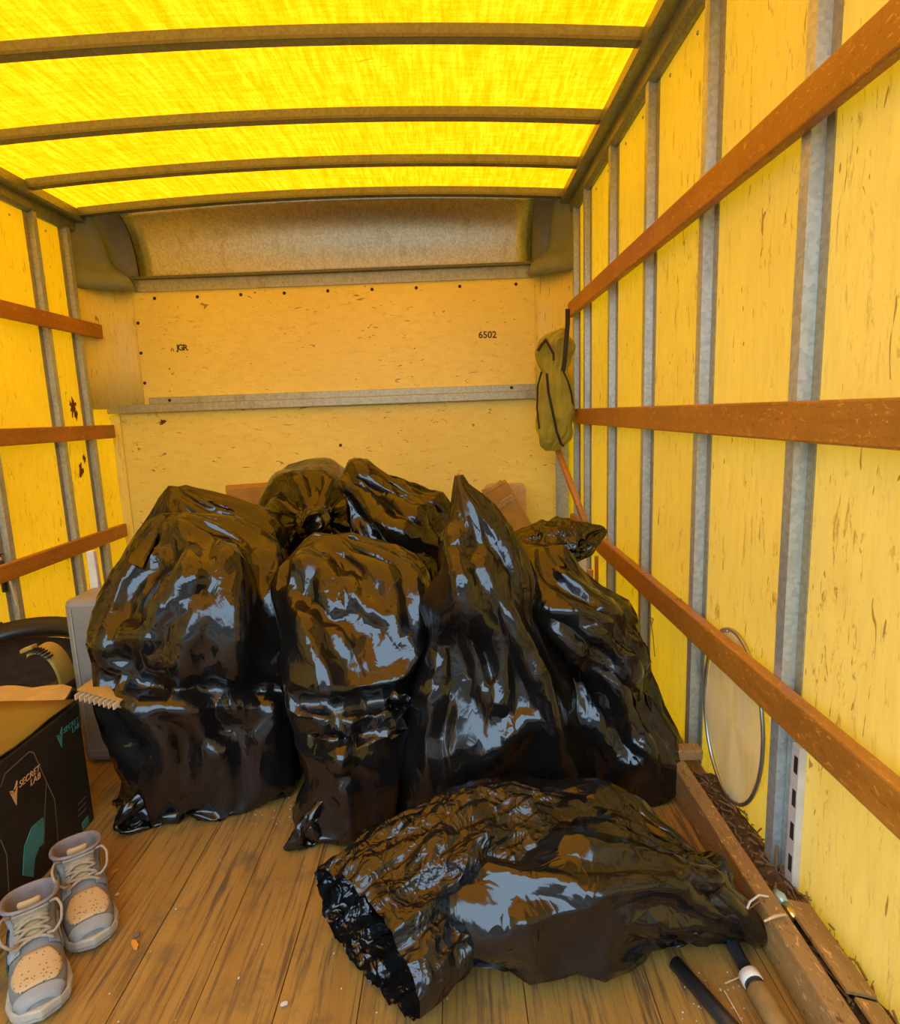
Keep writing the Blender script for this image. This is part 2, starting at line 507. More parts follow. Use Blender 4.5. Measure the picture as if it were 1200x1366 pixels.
# moulded corner caps with a rounded foot
def corner_cap(sgn, xc, lab):
    rows = []
    for i in range(21):
        z = 1.556 + 0.322 * i / 20
        tt = (z - 1.556)
        foot = 1 / (1 + math.exp((tt - 0.085) / 0.013))
        xe = 0.092 + 0.016 * (1 - i / 20) + 0.098 * foot
        edge = min(1.0, tt / 0.018) ** 0.5
        yb = 3.00 + 0.115 * (1 - (i / 20) ** 1.6) - 0.03 * foot
        row = []
        for k in range(15):
            s_ = k / 14
            a = s_ * PI / 2
            x = xe * (1 - math.cos(a)) ** 0.75
            y = 2.935 + (yb - 2.935) * math.sin(a) ** 0.8
            y += 0.02 * (1 - edge)
            if k >= 13: y += 0.012 * (k - 12)
            row.append((xc + sgn * x, y, z))
        rows.append(row)
    o = MB().grid(rows).build('corner_cap', 'corner_plastic', wb, smooth=True, solid=0.006, subsurf=1)
corner_cap(1, 0.001, '')
corner_cap(-1, W - 0.001, '')
# screw heads around the upper panel
for u, v in ((206, 398), (263, 396), (321, 393), (379, 391), (437, 388), (496, 386), (555, 384), (613, 382), (688, 379),
             (184, 431), (188, 471), (193, 511), (715, 411), (715, 452), (715, 492)):
    p = px(u, v, D); put(SCREW, 'screw', (p.x, D, p.z), wb)
for u, v in ((226, 534), (682, 517)):
    p = px(u, v, D - 0.012); put(SCREW, 'screw', (p.x, D - 0.012, p.z), wb)
for u, v in ((528, 533), (371, 538), (620, 528), (226, 492)):
    p = px(u, v, D - 0.045 if v > 500 else D); put(RIVET, 'rivet', (p.x, p.y, p.z), wb)
for u, v in ((454, 594),):
    p = px(u, v, D - 0.014); put(SCREW, 'screw', (p.x, p.y, p.z), wb)
# stencilled marks, worn and broken
def lettering(txt, size, mat, par, loc, xdir, ydir, name='stencil_mark', shear=0.0, depth=0.0004, space=1.0, bold=0.0):
    cu = bpy.data.curves.new('txt', 'FONT'); cu.body = txt; cu.size = size; cu.shear = shear; cu.extrude = depth; cu.offset = bold
    cu.space_character = space; cu.align_x = 'CENTER'; cu.align_y = 'CENTER'
    ob = bpy.data.objects.new('txt', cu); COL.objects.link(ob)
    dg = bpy.context.evaluated_depsgraph_get()
    me = bpy.data.meshes.new_from_object(ob.evaluated_get(dg))
    bpy.data.objects.remove(ob, do_unlink=True)
    me.materials.clear(); me.materials.append(MAT[mat])
    xd, yd = Vector(xdir).normalized(), Vector(ydir).normalized()
    nd = xd.cross(yd)
    M = Matrix(((xd.x, yd.x, nd.x, loc[0]), (xd.y, yd.y, nd.y, loc[1]), (xd.z, yd.z, nd.z, loc[2]), (0, 0, 0, 1)))
    me.transform(M)
    o = bpy.data.objects.new(name, me); COL.objects.link(o)
    if par: o.parent = par
    return o
p = px(650, 447, D); lettering('6502', 0.046, 'paint_mark', wb, (p.x, D - 0.001, p.z), (1, 0, -0.02), (0, 0, 1), bold=0.0009)
p = px(243, 464, D); lettering('JGR', 0.040, 'paint_mark', wb, (p.x, D - 0.001, p.z), (1, 0, -0.05), (0, 0, 1), space=0.8, bold=0.0012)
p = px(230, 466, D); lettering('n', 0.034, 'paint_mark', wb, (p.x, D - 0.001, p.z), (1, 0, -0.05), (0, 0, 1))
p = px(217, 563, D - 0.0155); blotch('peeled_paint', 'rust_patch', wb, p, (1, 0, 0), (0, 0, 1), .026, .018, 11)

# translucent roof on bows ------------------------------------------
rows = [[(x, y, roof_z(min(max(x, 0), W))) for x in [-0.03 + (W + 0.06) * k / 30 for k in range(31)]] for y in (Y0, 0.4, 1.0, 1.7, 2.4, 3.02)]
ce = MB().grid(rows).build('ceiling', 'roof_skin', smooth=True); tag(ce, kind='structure')
for y in (2.972, 2.627, 2.245, 1.805, 1.40, 0.99, 0.58, 0.17, -0.17):
    hb = 0.034
    rows = []
    for k in range(31):
        x = 0.062 + (W - 0.124) * k / 30
        z = roof_z(x) - 0.002
        rows.append([(x, y - 0.019, z), (x, y - 0.019, z - hb), (x, y + 0.019, z - hb), (x, y + 0.019, z)])
    mb = MB(); mb.grid(rows, close=True)
    mb.f += [(0, 1, 2, 3), (120, 123, 122, 121)]
    bo = mb.build('roof_bow', 'bow_steel', ce, bevel=0.002)
    rows = [[(r[1][0], y - 0.024, r[1][2] + 0.006), (r[1][0], y - 0.024, r[1][2] - 0.003), (r[1][0], y - 0.0195, r[1][2] - 0.003), (r[1][0], y - 0.0195, r[1][2] + 0.006)] for r in rows]
    mb = MB(); mb.grid(rows, close=True); mb.build('bow_lip', 'bow_edge', bo)
# roof closes down to the bulkhead beyond the last bow
rows = [[(x, y, roof_z(min(max(x, 0), W)) + 0.003) for x in [-0.03 + (W + 0.06) * k / 30 for k in range(31)]] for y in (2.975, 3.22)]
cl = MB().grid(rows).build('nose_cap', 'bow_edge', ce, solid=0.004)
MB().box(-0.02, W + 0.02, 3.2, 3.215, 0, 1.96).build('nose_skin', 'bow_edge', wb)

# kick board, slotted strip, floor gap along the right wall
kb = MB().box(2.226, 2.258, Y0 + 0.05, 2.9, 0.0005, 0.079).build('trim_1', 'kick_wood', bevel=0.004); tag(kb, kind='structure')

# ------------------------------------------------------------------ plastic bags
def film(name, crinkle, scale, strength, rough):
    t = NT(name)
    c = t.coord()
    dn = t.n('ShaderNodeTexNoise'); dn.inputs['Scale'].default_value = 6; t.l(c, dn.inputs['Vector'])
    add = t.n('ShaderNodeMixRGB', blend_type='ADD'); add.inputs[0].default_value = 0.35
    t.l(c, add.inputs[1]); t.l(dn.outputs['Color'], add.inputs[2])
    v1 = t.vor(add.outputs[0], scale, 'F1')
    v2 = t.vor(add.outputs[0], scale * 2.2, 'F1')
    n1 = t.noise(c, scale * 0.45, 3)
    h = t.math('ADD', t.math('MULTIPLY', v1, crinkle), t.math('ADD', t.math('MULTIPLY', v2, crinkle * 0.35), t.math('MULTIPLY', n1, 0.8)))
    rn = t.noise(t.coord(scale=(1, 1, 0.45), rot=(0.3, 0.5, 0.2)), scale * 0.5, 2, 0.5, 1.2)
    ridge = t.math('POWER', t.math('SUBTRACT', 1.0, t.math('ABSOLUTE', t.math('MULTIPLY', t.math('SUBTRACT', rn, 0.5), 5.0))), 3.0)
    h = t.math('ADD', h, t.math('MULTIPLY', t.math('MAXIMUM', ridge, 0.0), 0.5))
    t.set(color=(0.0065, 0.0062, 0.006), rough=t.ramp(t.noise(c, 11, 4), [(0.35, rough - 0.05), (0.7, rough + 0.10)]), spec=0.72)
    t.bump(h, strength, 0.01)
film('bag_film', 0.55, 24, 0.17, 0.12)
film('bag_film_crinkled', 1.0, 42, 0.36, 0.20)

def catmull(keys, m):
    """keys (K, C) resampled smoothly to m rows by chord length"""
    K = np.asarray(keys, float)
    d = np.r_[0, np.cumsum(np.linalg.norm(np.diff(K[:, :3], axis=0), axis=1) + 0.35 * np.abs(np.diff(K[:, 3:5], axis=0)).sum(1) + 1e-4)]
    x = np.linspace(0, d[-1], m)
    out = np.zeros((m, K.shape[1]))
    for c in range(K.shape[1]):
        y = K[:, c]
        s = np.gradient(y, d)
        for i in range(1, len(y) - 1):          # monotone slopes: no overshoot
            a, b = (y[i] - y[i - 1]) / (d[i] - d[i - 1]), (y[i + 1] - y[i]) / (d[i + 1] - d[i])
            s[i] = 0 if a * b <= 0 else np.sign(a) * min(abs(s[i]), 2.5 * abs(a), 2.5 * abs(b))
        i = np.clip(np.searchsorted(d, x, side='right') - 1, 0, len(d) - 2)
        h = d[i + 1] - d[i]; tt = (x - d[i]) / h
        out[:, c] = ((2 * tt ** 3 - 3 * tt ** 2 + 1) * y[i] + (tt ** 3 - 2 * tt ** 2 + tt) * h * s[i] + (-2 * tt ** 3 + 3 * tt ** 2) * y[i + 1] + (tt ** 3 - tt ** 2) * h * s[i + 1])
    return out

def vnoise(P, f, seed):
    """smooth value noise on points"""
    rs = np.random.RandomState(seed)
    tab = rs.uniform(-1, 1, 4096)
    q = P * f + 100
    i = np.floor(q).astype(int); w = q - i; w = w * w * (3 - 2 * w)
    out = 0
    for dx in (0, 1):
        for dy in (0, 1):
            for dz in (0, 1):
                hsh = ((i[..., 0] + dx) * 73856093 ^ (i[..., 1] + dy) * 19349663 ^ (i[..., 2] + dz) * 83492791) & 4095
                wt = (w[..., 0] if dx else 1 - w[..., 0]) * (w[..., 1] if dy else 1 - w[..., 1]) * (w[..., 2] if dz else 1 - w[..., 2])
                out = out + tab[hsh] * wt
    return out

def normals(P):
    a = np.roll(P, -1, 1) - np.roll(P, 1, 1)
    b = np.empty_like(P); b[1:-1] = P[2:] - P[:-2]; b[0] = P[1] - P[0]; b[-1] = P[-1] - P[-2]
    n = np.cross(a, b); n /= np.linalg.norm(n, axis=-1, keepdims=True) + 1e-9
    return n

def project(P, A, B, rest, k, cmp):
    """pull the two vertex sets A, B (index tuples) towards their rest distance; cmp weakens resistance to compression"""
    d = P[B] - P[A]
    L = np.sqrt((d * d).sum(-1)) + 1e-9
    e = (L - rest) / L
    e = np.where(e < 0, e * cmp, e) * (0.5 * k)
    d *= e[..., None]
    P[A] += d; P[B] -= d

def relax(P, T, Lc, Ll, iters, pull, din, dout, bend, floor, seed, stiff):
    M, N = P.shape[:2]
    nT = normals(T)
    sl = slice
    Lc2 = np.repeat(Lc[:, None], N // 2, 1)
    Ls = np.sqrt(Lc[:-1, None] ** 2 + Ll ** 2)
    jj = np.arange(N)
    for it in range(iters):
        for ph in (0, 1):                                   # around
            a = jj[ph::2]; b = (a + 1) % N
            project(P, (sl(None), a), (sl(None), b), Lc2, 0.9, 0.75)
        for ph in (0, 1):                                   # along
            r0 = np.arange(ph, M - 1, 2)
            project(P, (r0,), (r0 + 1,), Ll[r0], 0.9, 0.75)
        for ph in (0, 1):                                   # shear
            r0 = np.arange(ph, M - 1, 2)
            A = P[r0]; B = np.roll(P[r0 + 1], -1, 1)
            d = B - A; L = np.sqrt((d * d).sum(-1)) + 1e-9; e = (L - Ls[r0]) / L
            e = np.where(e < 0, e * 0.5, e) * 0.5 * stiff; d *= e[..., None]
            P[r0] += d; P[r0 + 1] -= np.roll(d, 1, 1)
            A = P[r0]; B = np.roll(P[r0 + 1], 1, 1)
            d = B - A; L = np.sqrt((d * d).sum(-1)) + 1e-9; e = (L - Ls[r0]) / L
            e = np.where(e < 0, e * 0.5, e) * 0.5 * stiff; d *= e[..., None]
            P[r0] += d; P[r0 + 1] -= np.roll(d, -1, 1)
        if bend:
            lap = (np.roll(P, 1, 1) + np.roll(P, -1, 1)) * 0.5 - P
            lap[1:-1] += (P[2:] + P[:-2]) * 0.5 - P[1:-1]
            P += bend * 0.5 * lap
        e = T - P
        P += pull * e
        h = ((P - T) * nT).sum(-1)
        hc = np.clip(h, -din, dout)
        P += (hc - h)[..., None] * nT
        if floor is not None:
            P[..., 2] = np.maximum(P[..., 2], floor)
    return P

def up2(P):
    M, N = P.shape[:2]
    Q = np.empty((M, 2 * N, 3)); Q[:, ::2] = P; Q[:, 1::2] = (P + np.roll(P, -1, 1)) / 2
    Rr = np.empty((2 * M - 1, 2 * N, 3)); Rr[::2] = Q; Rr[1::2] = (Q[:-1] + Q[1:]) / 2
    return Rr

def section(row, N, axes=None):
    """row: cx cy cz ra rb exponent twist -> ring of N points in the plane of the given axes"""
    cx, cy, cz, ra, rb, e, tw = row[:7]
    a = np.linspace(0, 2 * np.pi, N, endpoint=False)
    x = np.sign(np.cos(a)) * np.abs(np.cos(a)) ** (2 / e) * ra
    y = np.sign(np.sin(a)) * np.abs(np.sin(a)) ** (2 / e) * rb
    ct, st = math.cos(tw), math.sin(tw)
    u, v = axes
    return np.array([cx, cy, cz])[None] + np.outer(x * ct - y * st, u) + np.outer(x * st + y * ct, v)

def even(P):
    """space the points of every ring evenly around it"""
    M, N = P.shape[:2]
    for i in range(M):
        q = np.vstack([P[i], P[i][:1]])
        s = np.r_[0, np.cumsum(np.linalg.norm(np.diff(q, axis=0), axis=1))]
        if s[-1] < 1e-6: continue
        x = np.linspace(0, s[-1], N, endpoint=False)
        for c in range(3): P[i, :, c] = np.interp(x, s, q[:, c])
    return P

def to_frame(P):
    q = P - np.array(CAM_POS)
    d = q @ np.array(fwd)
    return np.stack([600 + FPX * (q @ np.array(rgt)) / d, 683 - FPX * (q @ np.array(upv)) / d], -1)

def crease(T, nf, lines):
    """sharp ridges (amp > 0) and valleys on the side of the film that faces the opening, along lines read off the photograph"""
    uv = to_frame(T)
    vd = np.array(CAM_POS) - T
    face = np.clip(((nf * vd).sum(-1) / np.linalg.norm(vd, axis=-1)) / 0.25, 0, 1)
    out = np.zeros(T.shape[:2])
    for pts, amp, w in lines:
        best = np.full(T.shape[:2], 1e9)
        for a, b in zip(pts, pts[1:]):
            a, b = np.array(a, float), np.array(b, float)
            t_ = np.clip(((uv - a) @ (b - a)) / ((b - a) @ (b - a)), 0, 1)
            best = np.minimum(best, np.linalg.norm(uv - (a + t_[..., None] * (b - a)), axis=-1))
        out += amp * np.clip(1 - best / w, 0, 1) * face
    return T + nf * out[..., None]

def make_film(keys, axes, N=32, M=31, slack=1.02, cbag=None, maxslack=1.5, lslack=1.015, amp=0.012, seed=1, it=(100, 70, 60), pull=0.02,
              din=0.06, dout=0.03, bend=(0.02, 0.02, 0.03), floor=0.002, stiff=0.4, warp=None, fac=((60, 0.030), (240, 0.010)), levels=3, lines=(), crisp=((100, .017), (420, .0045))):
    rows = catmull(np.asarray(keys, float), 4 * (M - 1) + 1)
    nM, nN = 4 * (M - 1) + 1, 4 * N
    TF = even(np.array([section(np.r_[r[:6], 0] if axes is path_axes else r, nN, axes(r) if callable(axes) else axes) for r in rows]))
    if warp: TF = warp(TF)
    nf = normals(TF)
    ctr = TF.mean(1, keepdims=True)
    if ((TF - ctr) * nf).sum() < 0: nf = -nf
    wid = np.clip(np.linalg.norm(TF - ctr, axis=-1) / 0.12, 0.0, 1.0)
    for i, (cnt, am) in enumerate(fac):
        TF = TF + nf * (facets(TF, cnt, am, seed * 10 + i) * wid)[..., None]
    if len(lines): TF = crease(TF, nf, lines)
    if floor is not None: TF[..., 2] = np.maximum(TF[..., 2], floor)
    P = None
    for lev in range(levels):
        st = 4 >> lev
        T = TF[::st, ::st].copy()
        circ = np.linalg.norm(np.roll(T, -1, 1) - T, axis=-1).sum(1)
        full = cbag or circ.max() * slack
        rest_c = np.clip(np.maximum(circ * slack, np.minimum(full, circ * maxslack)), 1e-3, None)
        if P is None:
            P = T + normals(T) * (amp * (vnoise(T, 8, seed) + 0.5 * vnoise(T, 19, seed + 1)))[..., None]
        else:
            P = up2(P)
            P += normals(T) * (amp * 0.2 * vnoise(T, 24 * lev, seed + 7))[..., None]
        Ll = np.linalg.norm(np.diff(T, axis=0), axis=-1) * lslack
        P = relax(P, T, rest_c / T.shape[1], Ll, it[lev], pull * (1.0, 0.7, 0.5)[lev], din, dout, bend[lev], floor, seed, stiff)
    # crisp fold edges on top of the settled film
    n2 = normals(P)
    if (n2 * nf).sum() < 0: n2 = -n2
    for i, (cnt, am) in enumerate(crisp):
        P = P + n2 * (facets(TF, cnt, am, seed * 10 + 5 + i) * wid)[..., None]
    if len(lines): P = crease(P, n2, [(a, 0.55 * b, c * 0.8) for a, b, c in lines])
    if floor is not None: P[..., 2] = np.maximum(P[..., 2], floor)
    return P

def film_mesh(name, P, mat, parent=None, cap=(True, True), sub=1, plane=0):
    M, N = P.shape[:2]
    V = P.reshape(-1, 3)
    i = np.arange(M - 1)[:, None] * N; j = np.arange(N)[None]; j2 = (j + 1) % N
    F = np.stack([i + j, i + j2, i + N + j2, i + N + j], -1).reshape(-1, 4).tolist()
    V = V.tolist()
    for end, r in ((0, 0), (1, M - 1)):
        if cap[end]:
            V.append(P[r].mean(0).tolist()); c = len(V) - 1
            F += [(r * N + k, r * N + (k + 1) % N, c)[::(-1 if end == 0 else 1)] for k in range(N)]
    me = bpy.data.meshes.new(name); me.from_pydata(V, [], F)
    me.polygons.foreach_set('use_smooth', [True] * len(me.polygons))
    me.materials.append(MAT[mat])
    o = bpy.data.objects.new(name, me); COL.objects.link(o)
    if parent: o.parent = parent
    if sub:
        m = o.modifiers.new('sub', 'SUBSURF'); m.levels = m.render_levels = sub
    if plane:                                   # flatten into planar facets that meet in crisp folds
        m = o.modifiers.new('planar', 'DECIMATE'); m.ratio = plane
        m = o.modifiers.new('facet_normals', 'WEIGHTED_NORMAL'); m.weight = 80; m.mode = 'FACE_AREA'
    return o

from mathutils.geometry import delaunay_2d_cdt
def facets(T, count, amp, seed):
    """piecewise-flat height field over the film: random anchor points joined by flat triangles (things pressing from inside)"""
    rs = np.random.RandomState(seed)
    M, N = T.shape[:2]
    circ = np.linalg.norm(np.roll(T, -1, 1) - T, axis=-1).sum(1)
    ln = np.r_[0, np.cumsum(np.linalg.norm(np.diff(T, axis=0), axis=-1).mean(1))]
    Cm, Lm = circ.max(), ln[-1]
    pts = []
    rad = 0.75 * math.sqrt(Cm * Lm / count)
    tries = 0; buf = np.zeros((count + 1, 2))
    while len(pts) < count and tries < count * 25:
        tries += 1
        q = rs.uniform(0, 1, 2) * (Cm, Lm)
        if pts:
            dq = np.abs(buf[:len(pts)] - q); dq[:, 0] = np.minimum(dq[:, 0], Cm - dq[:, 0])
            if ((dq * dq).sum(1) < rad * rad).any(): continue
        buf[len(pts)] = q; pts.append(q)
    pts = np.array(pts); h = rs.uniform(-1, 1, len(pts)) * amp
    allp = np.vstack([pts + (dx, 0) for dx in (-Cm, 0, Cm)] + [np.array([[x * Cm, y] for x in (-1.2, -0.6, 0, .5, 1, 1.6, 2.2) for y in (-0.12, Lm + 0.12)])])
    allh = np.r_[h, h, h, np.zeros(14)]
    res = delaunay_2d_cdt([Vector(p) for p in allp.tolist()], [], [], 0, 1e-6)
    vv = np.array([tuple(v) for v in res[0]]); oi = [o[0] if o else 0 for o in res[3]]
    hv = allh[oi]
    U = np.repeat(np.linspace(0, Cm, N, endpoint=False)[None], M, 0).ravel(); V = np.repeat(ln[:, None], N, 1).ravel()
    out = np.zeros(M * N)
    for f in res[2]:
        (ax, ay), (bx, by), (cx, cy) = vv[f[0]], vv[f[1]], vv[f[2]]
        m = np.where((U >= min(ax, bx, cx)) & (U <= max(ax, bx, cx)) & (V >= min(ay, by, cy)) & (V <= max(ay, by, cy)))[0]
        if not len(m): continue
        det = (by - cy) * (ax - cx) + (cx - bx) * (ay - cy)
        if abs(det) < 1e-12: continue
        l1 = ((by - cy) * (U[m] - cx) + (cx - bx) * (V[m] - cy)) / det
        l2 = ((cy - ay) * (U[m] - cx) + (ax - cx) * (V[m] - cy)) / det
        l3 = 1 - l1 - l2
        ok = (l1 >= -1e-6) & (l2 >= -1e-6) & (l3 >= -1e-6)
        out[m[ok]] = l1[ok] * hv[f[0]] + l2[ok] * hv[f[1]] + l3[ok] * hv[f[2]]
    return out.reshape(M, N)

AX = (np.array([1.0, 0, 0]), np.array([0, 1.0, 0]))
def standing(rows, Yc, depth, e=2.6, tw=0.0, lean=0.0):
    """rows (v, left u, right u[, depth factor[, dY]]) of a standing bag from its base up -> section keys, closed at the base"""
    K = []
    for r in rows:
        v, a, b = r[:3]; df = r[3] if len(r) > 3 else 1.0; dy = r[4] if len(r) > 4 else 0.0
        A, B = px(a, v, Yc + dy), px(b, v, Yc + dy)
        K.append([(A.x + B.x) / 2, Yc + dy, max((A.z + B.z) / 2, 0.004), (B.x - A.x) / 2, depth * df, e, tw])
    k0 = K[0]
    base = [[k0[0], k0[1], 0.003, k0[3] * q, k0[4] * q, e, tw] for q in (0.05, 0.45, 0.8)]
    return base + K
BAGS = {}
def bag(label, keys, axes=AX, mat='bag_film', sub=0, plane=0.16, **kw):
    P = make_film(keys, axes, **kw)
    o = film_mesh('trash_bag', P, mat, sub=sub, plane=plane)
    tag(o, label, 'trash bag', 'black plastic trash bags')
    return o


def path_axes(row):
    """section plane upright, its horizontal direction given by the last key value"""
    return (np.array([math.cos(row[6]), math.sin(row[6]), 0.0]), np.array([0, 0, 1.0]))
def child_film(par, name, keys, axes, mat, cap=(False, True), label=None, **kw):
    P = make_film(keys, axes, **kw)
    o = film_mesh(name, P, mat, par, cap=cap, sub=0)
    if label: o['label'] = label
    return o

# large bag at the left front, two bulges with a pinch between
A = [(1098, 186, 376), (1085, 176, 386), (1040, 178, 398), (985, 178, 402), (935, 178, 396, .9), (900, 160, 392, 1, -.01), (850, 147, 384, .98, .0), (800, 148, 376, .95, .02), (768, 162, 370, .88, .04), (742, 178, 362, .78, .055), (724, 187, 345, .6, .065), (708, 196, 318, .42, .07), (696, 204, 285, .28, .07), (688, 211, 262, .12, .07), (685, 216, 256, .04, .07)]
bA = bag('large glossy black trash bag standing in front of grey case, beside black cardboard box', standing(A, 1.43, 0.165, 2.8, 0.22), seed=3, lines=[([(243, 705), (257, 772)], .018, 22), ([(270, 722), (257, 773)], .016, 22), ([(300, 737), (247, 800)], .018, 26), ([(313, 747), (313, 915)], .022, 34), ([(267, 815), (233, 893), (240, 918)], .020, 30),
      ([(150, 915), (240, 920), (400, 922)], -.034, 26), ([(137, 863), (203, 845), (240, 760)], .018, 24), ([(165, 922), (220, 990)], .018, 22), ([(168, 922), (255, 950), (290, 1005)], .018, 24), ([(363, 730), (370, 793)], .016, 20), ([(392, 905), (353, 983)], .016, 22), ([(200, 760), (165, 800), (190, 835)], -.014, 24)], maxslack=1.16, cbag=1.5, fac=((40, .034), (150, .008)))
k0, k1 = pz(205, 1075, 0.05), pz(160, 1108, 0.012)
child_film(bA, 'bag_corner', [[k0.x + .05, k0.y + .05, .05, .09, .05, 2, .6], [k0.x, k0.y, .045, .07, .042, 2, .6], [(k0.x + k1.x) / 2, (k0.y + k1.y) / 2, .03, .045, .026, 2, .6], [k1.x, k1.y, .012, .022, .008, 2, .6]], path_axes, 'bag_film', seed=5, N=12, M=9, fac=((30, .012),), maxslack=1.2)
# squarish bag in the middle
E_ = [(1118, 405, 542, 1, -.02), (1085, 410, 548, 1, -.02), (1020, 414, 548, 1, -.02), (965, 412, 550, .97, -.02), (938, 409, 548, .84, -.015), (908, 396, 560, 1, -.015), (850, 384, 570, .94, .025), (800, 379, 572, .86, .065), (770, 384, 566, .76, .09), (752, 395, 552, .62, .105), (736, 406, 518, .44, .115), (724, 414, 488, .25, .12), (719, 418, 482, .10, .12), (714, 422, 470, .03, .12)]
bE = bag('squarish black trash bag with flat creased front between left bag and tall peaked bag', standing(E_, 1.37, 0.155, 3.4, 0.05), seed=8, lines=[([(400, 760), (451, 811)], .016, 20), ([(412, 747), (500, 817)], .018, 22), ([(399, 819), (462, 856)], .012, 18), ([(404, 830), (449, 935)], .018, 26), ([(405, 938), (474, 941), (560, 920)], -.036, 24), ([(410, 925), (474, 926), (556, 906)], .014, 14),
      ([(451, 1012), (470, 957)], .016, 18), ([(451, 1012), (541, 969)], .018, 20), ([(451, 1012), (500, 1021)], .012, 18), ([(451, 1012), (425, 950)], .014, 18), ([(451, 1012), (470, 1122)], .018, 24), ([(556, 777), (566, 830)], .012, 16), ([(520, 830), (556, 870), (540, 905)], .012, 18)], maxslack=1.14, cbag=1.2, fac=((36, .026), (130, .007)))
k0, k1 = pz(440, 1085, 0.06), pz(390, 1130, 0.010)
child_film(bE, 'bag_corner', [[k0.x + .05, k0.y + .04, .06, .08, .058, 2, .7], [k0.x, k0.y, .05, .065, .048, 2, .7], [(k0.x + k1.x) / 2, (k0.y + k1.y) / 2, .028, .045, .024, 2, .7], [k1.x, k1.y, .010, .03, .007, 2, .7]], path_axes, 'bag_film', seed=6, N=12, M=9, fac=((30, .012),), maxslack=1.2)
# tall bag drawn up to a peak
F_ = [(1103, 552, 778), (1060, 541, 786), (1000, 541, 782), (950, 549, 770), (900, 562, 755, .97), (850, 573, 738, .92), (800, 580, 718, .85), (750, 589, 699, .72), (700, 596, 672, .5), (665, 600, 645, .33), (648, 603, 624, .18), (635, 606, 617, .08)]
bF = bag('tall black trash bag drawn up to a pointed peak in the middle', standing(F_, 1.335, 0.125, 2.5, 0.12), seed=12, lines=[([(609, 721), (609, 800), (579, 860), (541, 980), (541, 1092)], .022, 24), ([(612, 755), (627, 841), (646, 920)], .020, 18), ([(620, 774), (669, 871), (665, 935)], .024, 22), ([(642, 755), (717, 905), (742, 1040)], .024, 26), ([(680, 820), (735, 940), (770, 1060)], .018, 22), ([(702, 957), (650, 1014)], .018, 22), ([(590, 882), (575, 960), (565, 1060)], .018, 22), ([(632, 850), (655, 900)], -.014, 14)], cbag=1.25, maxslack=1.22, fac=((36, .024), (130, .007)), bend=(.03, .05, .05))
# leaning bag at the right, its slack mouth flopped over to the wall
G_ = [(1097, 752, 884), (1078, 744, 896), (1040, 740, 901), (1000, 738, 900), (940, 732, 888), (880, 722, 869), (838, 708, 845), (808, 698, 818, .92), (782, 690, 796, .8), (760, 686, 778, .62), (744, 684, 766, .45), (734, 688, 758, .3), (728, 692, 752, .1)]
bG = bag('wide black trash bag leaning towards the galvanised studs of the right wall', standing(G_, 1.43, 0.145, 2.6, -0.1), seed=21, lines=[([(816, 819), (725, 812)], .018, 20), ([(812, 833), (755, 886)], .016, 24), ([(851, 862), (824, 947)], .014, 26), ([(752, 766), (804, 807)], .016, 16), ([(860, 1000), (815, 1070)], .018, 30)], cbag=1.2, maxslack=1.2, fac=((30, .026), (110, .006)))
GK = []
for u, v, rv, ry in ((688, 738, 25, .10), (715, 727, 23, .10), (745, 723, 21, .10), (772, 719, 19, .085), (792, 712, 12, .05), (806, 706, 4, .02)):
    q = px(u, v, 1.56); q2 = px(u, v - rv, 1.56)
    GK.append([q.x, 1.56, q.z, ry, q2.z - q.z, 2.2, PI / 2])
child_film(bG, 'bag_mouth', GK, path_axes, 'bag_film_crinkled', seed=23, N=24, M=18, maxslack=1.25, cbag=.7, fac=((40, .022), (150, .010)), floor=None, cap=(True, True))
# behind the left bag
B_ = [(985, 180, 388), (930, 165, 392), (860, 150, 392), (800, 145, 390), (765, 156, 386), (735, 170, 380, .9), (712, 184, 372, .78), (692, 198, 355, .6), (676, 208, 325, .42), (662, 216, 285, .25), (653, 222, 258, .1), (649, 225, 250, .04)]
bB = bag('black trash bag behind the large left bag, pointed corner up', standing(B_, 1.86, 0.16, 2.4), seed=33, cbag=1.5, maxslack=1.2, fac=((36, .034), (130, .008)))
# slack bag in the second row
D_ = [(960, 480, 640), (900, 470, 640), (830, 466, 640), (770, 466, 636), (725, 466, 625, .9), (695, 463, 612, .8), (675, 461, 598, .65), (660, 460, 568, .5), (646, 461, 528, .36), (633, 463, 500, .24), (624, 466, 490, .14), (620, 469, 486, .08)]
bD = bag('slack black trash bag with an upright gathered ear at the back, beside tied bag', standing(D_, 1.96, 0.19, 2.2), seed=41, lines=[([(475, 623), (495, 682), (535, 710), (592, 736)], .030, 18), ([(461, 645), (490, 679), (521, 719), (563, 752)], .026, 18), ([(490, 628), (541, 685), (560, 693)], .024, 16), ([(586, 660), (535, 705)], .018, 16), ([(478, 660), (500, 720), (540, 770)], -.03, 20)], cbag=1.5, maxslack=1.25, fac=((36, .03), (130, .008)), bend=(.03, .05, .05))
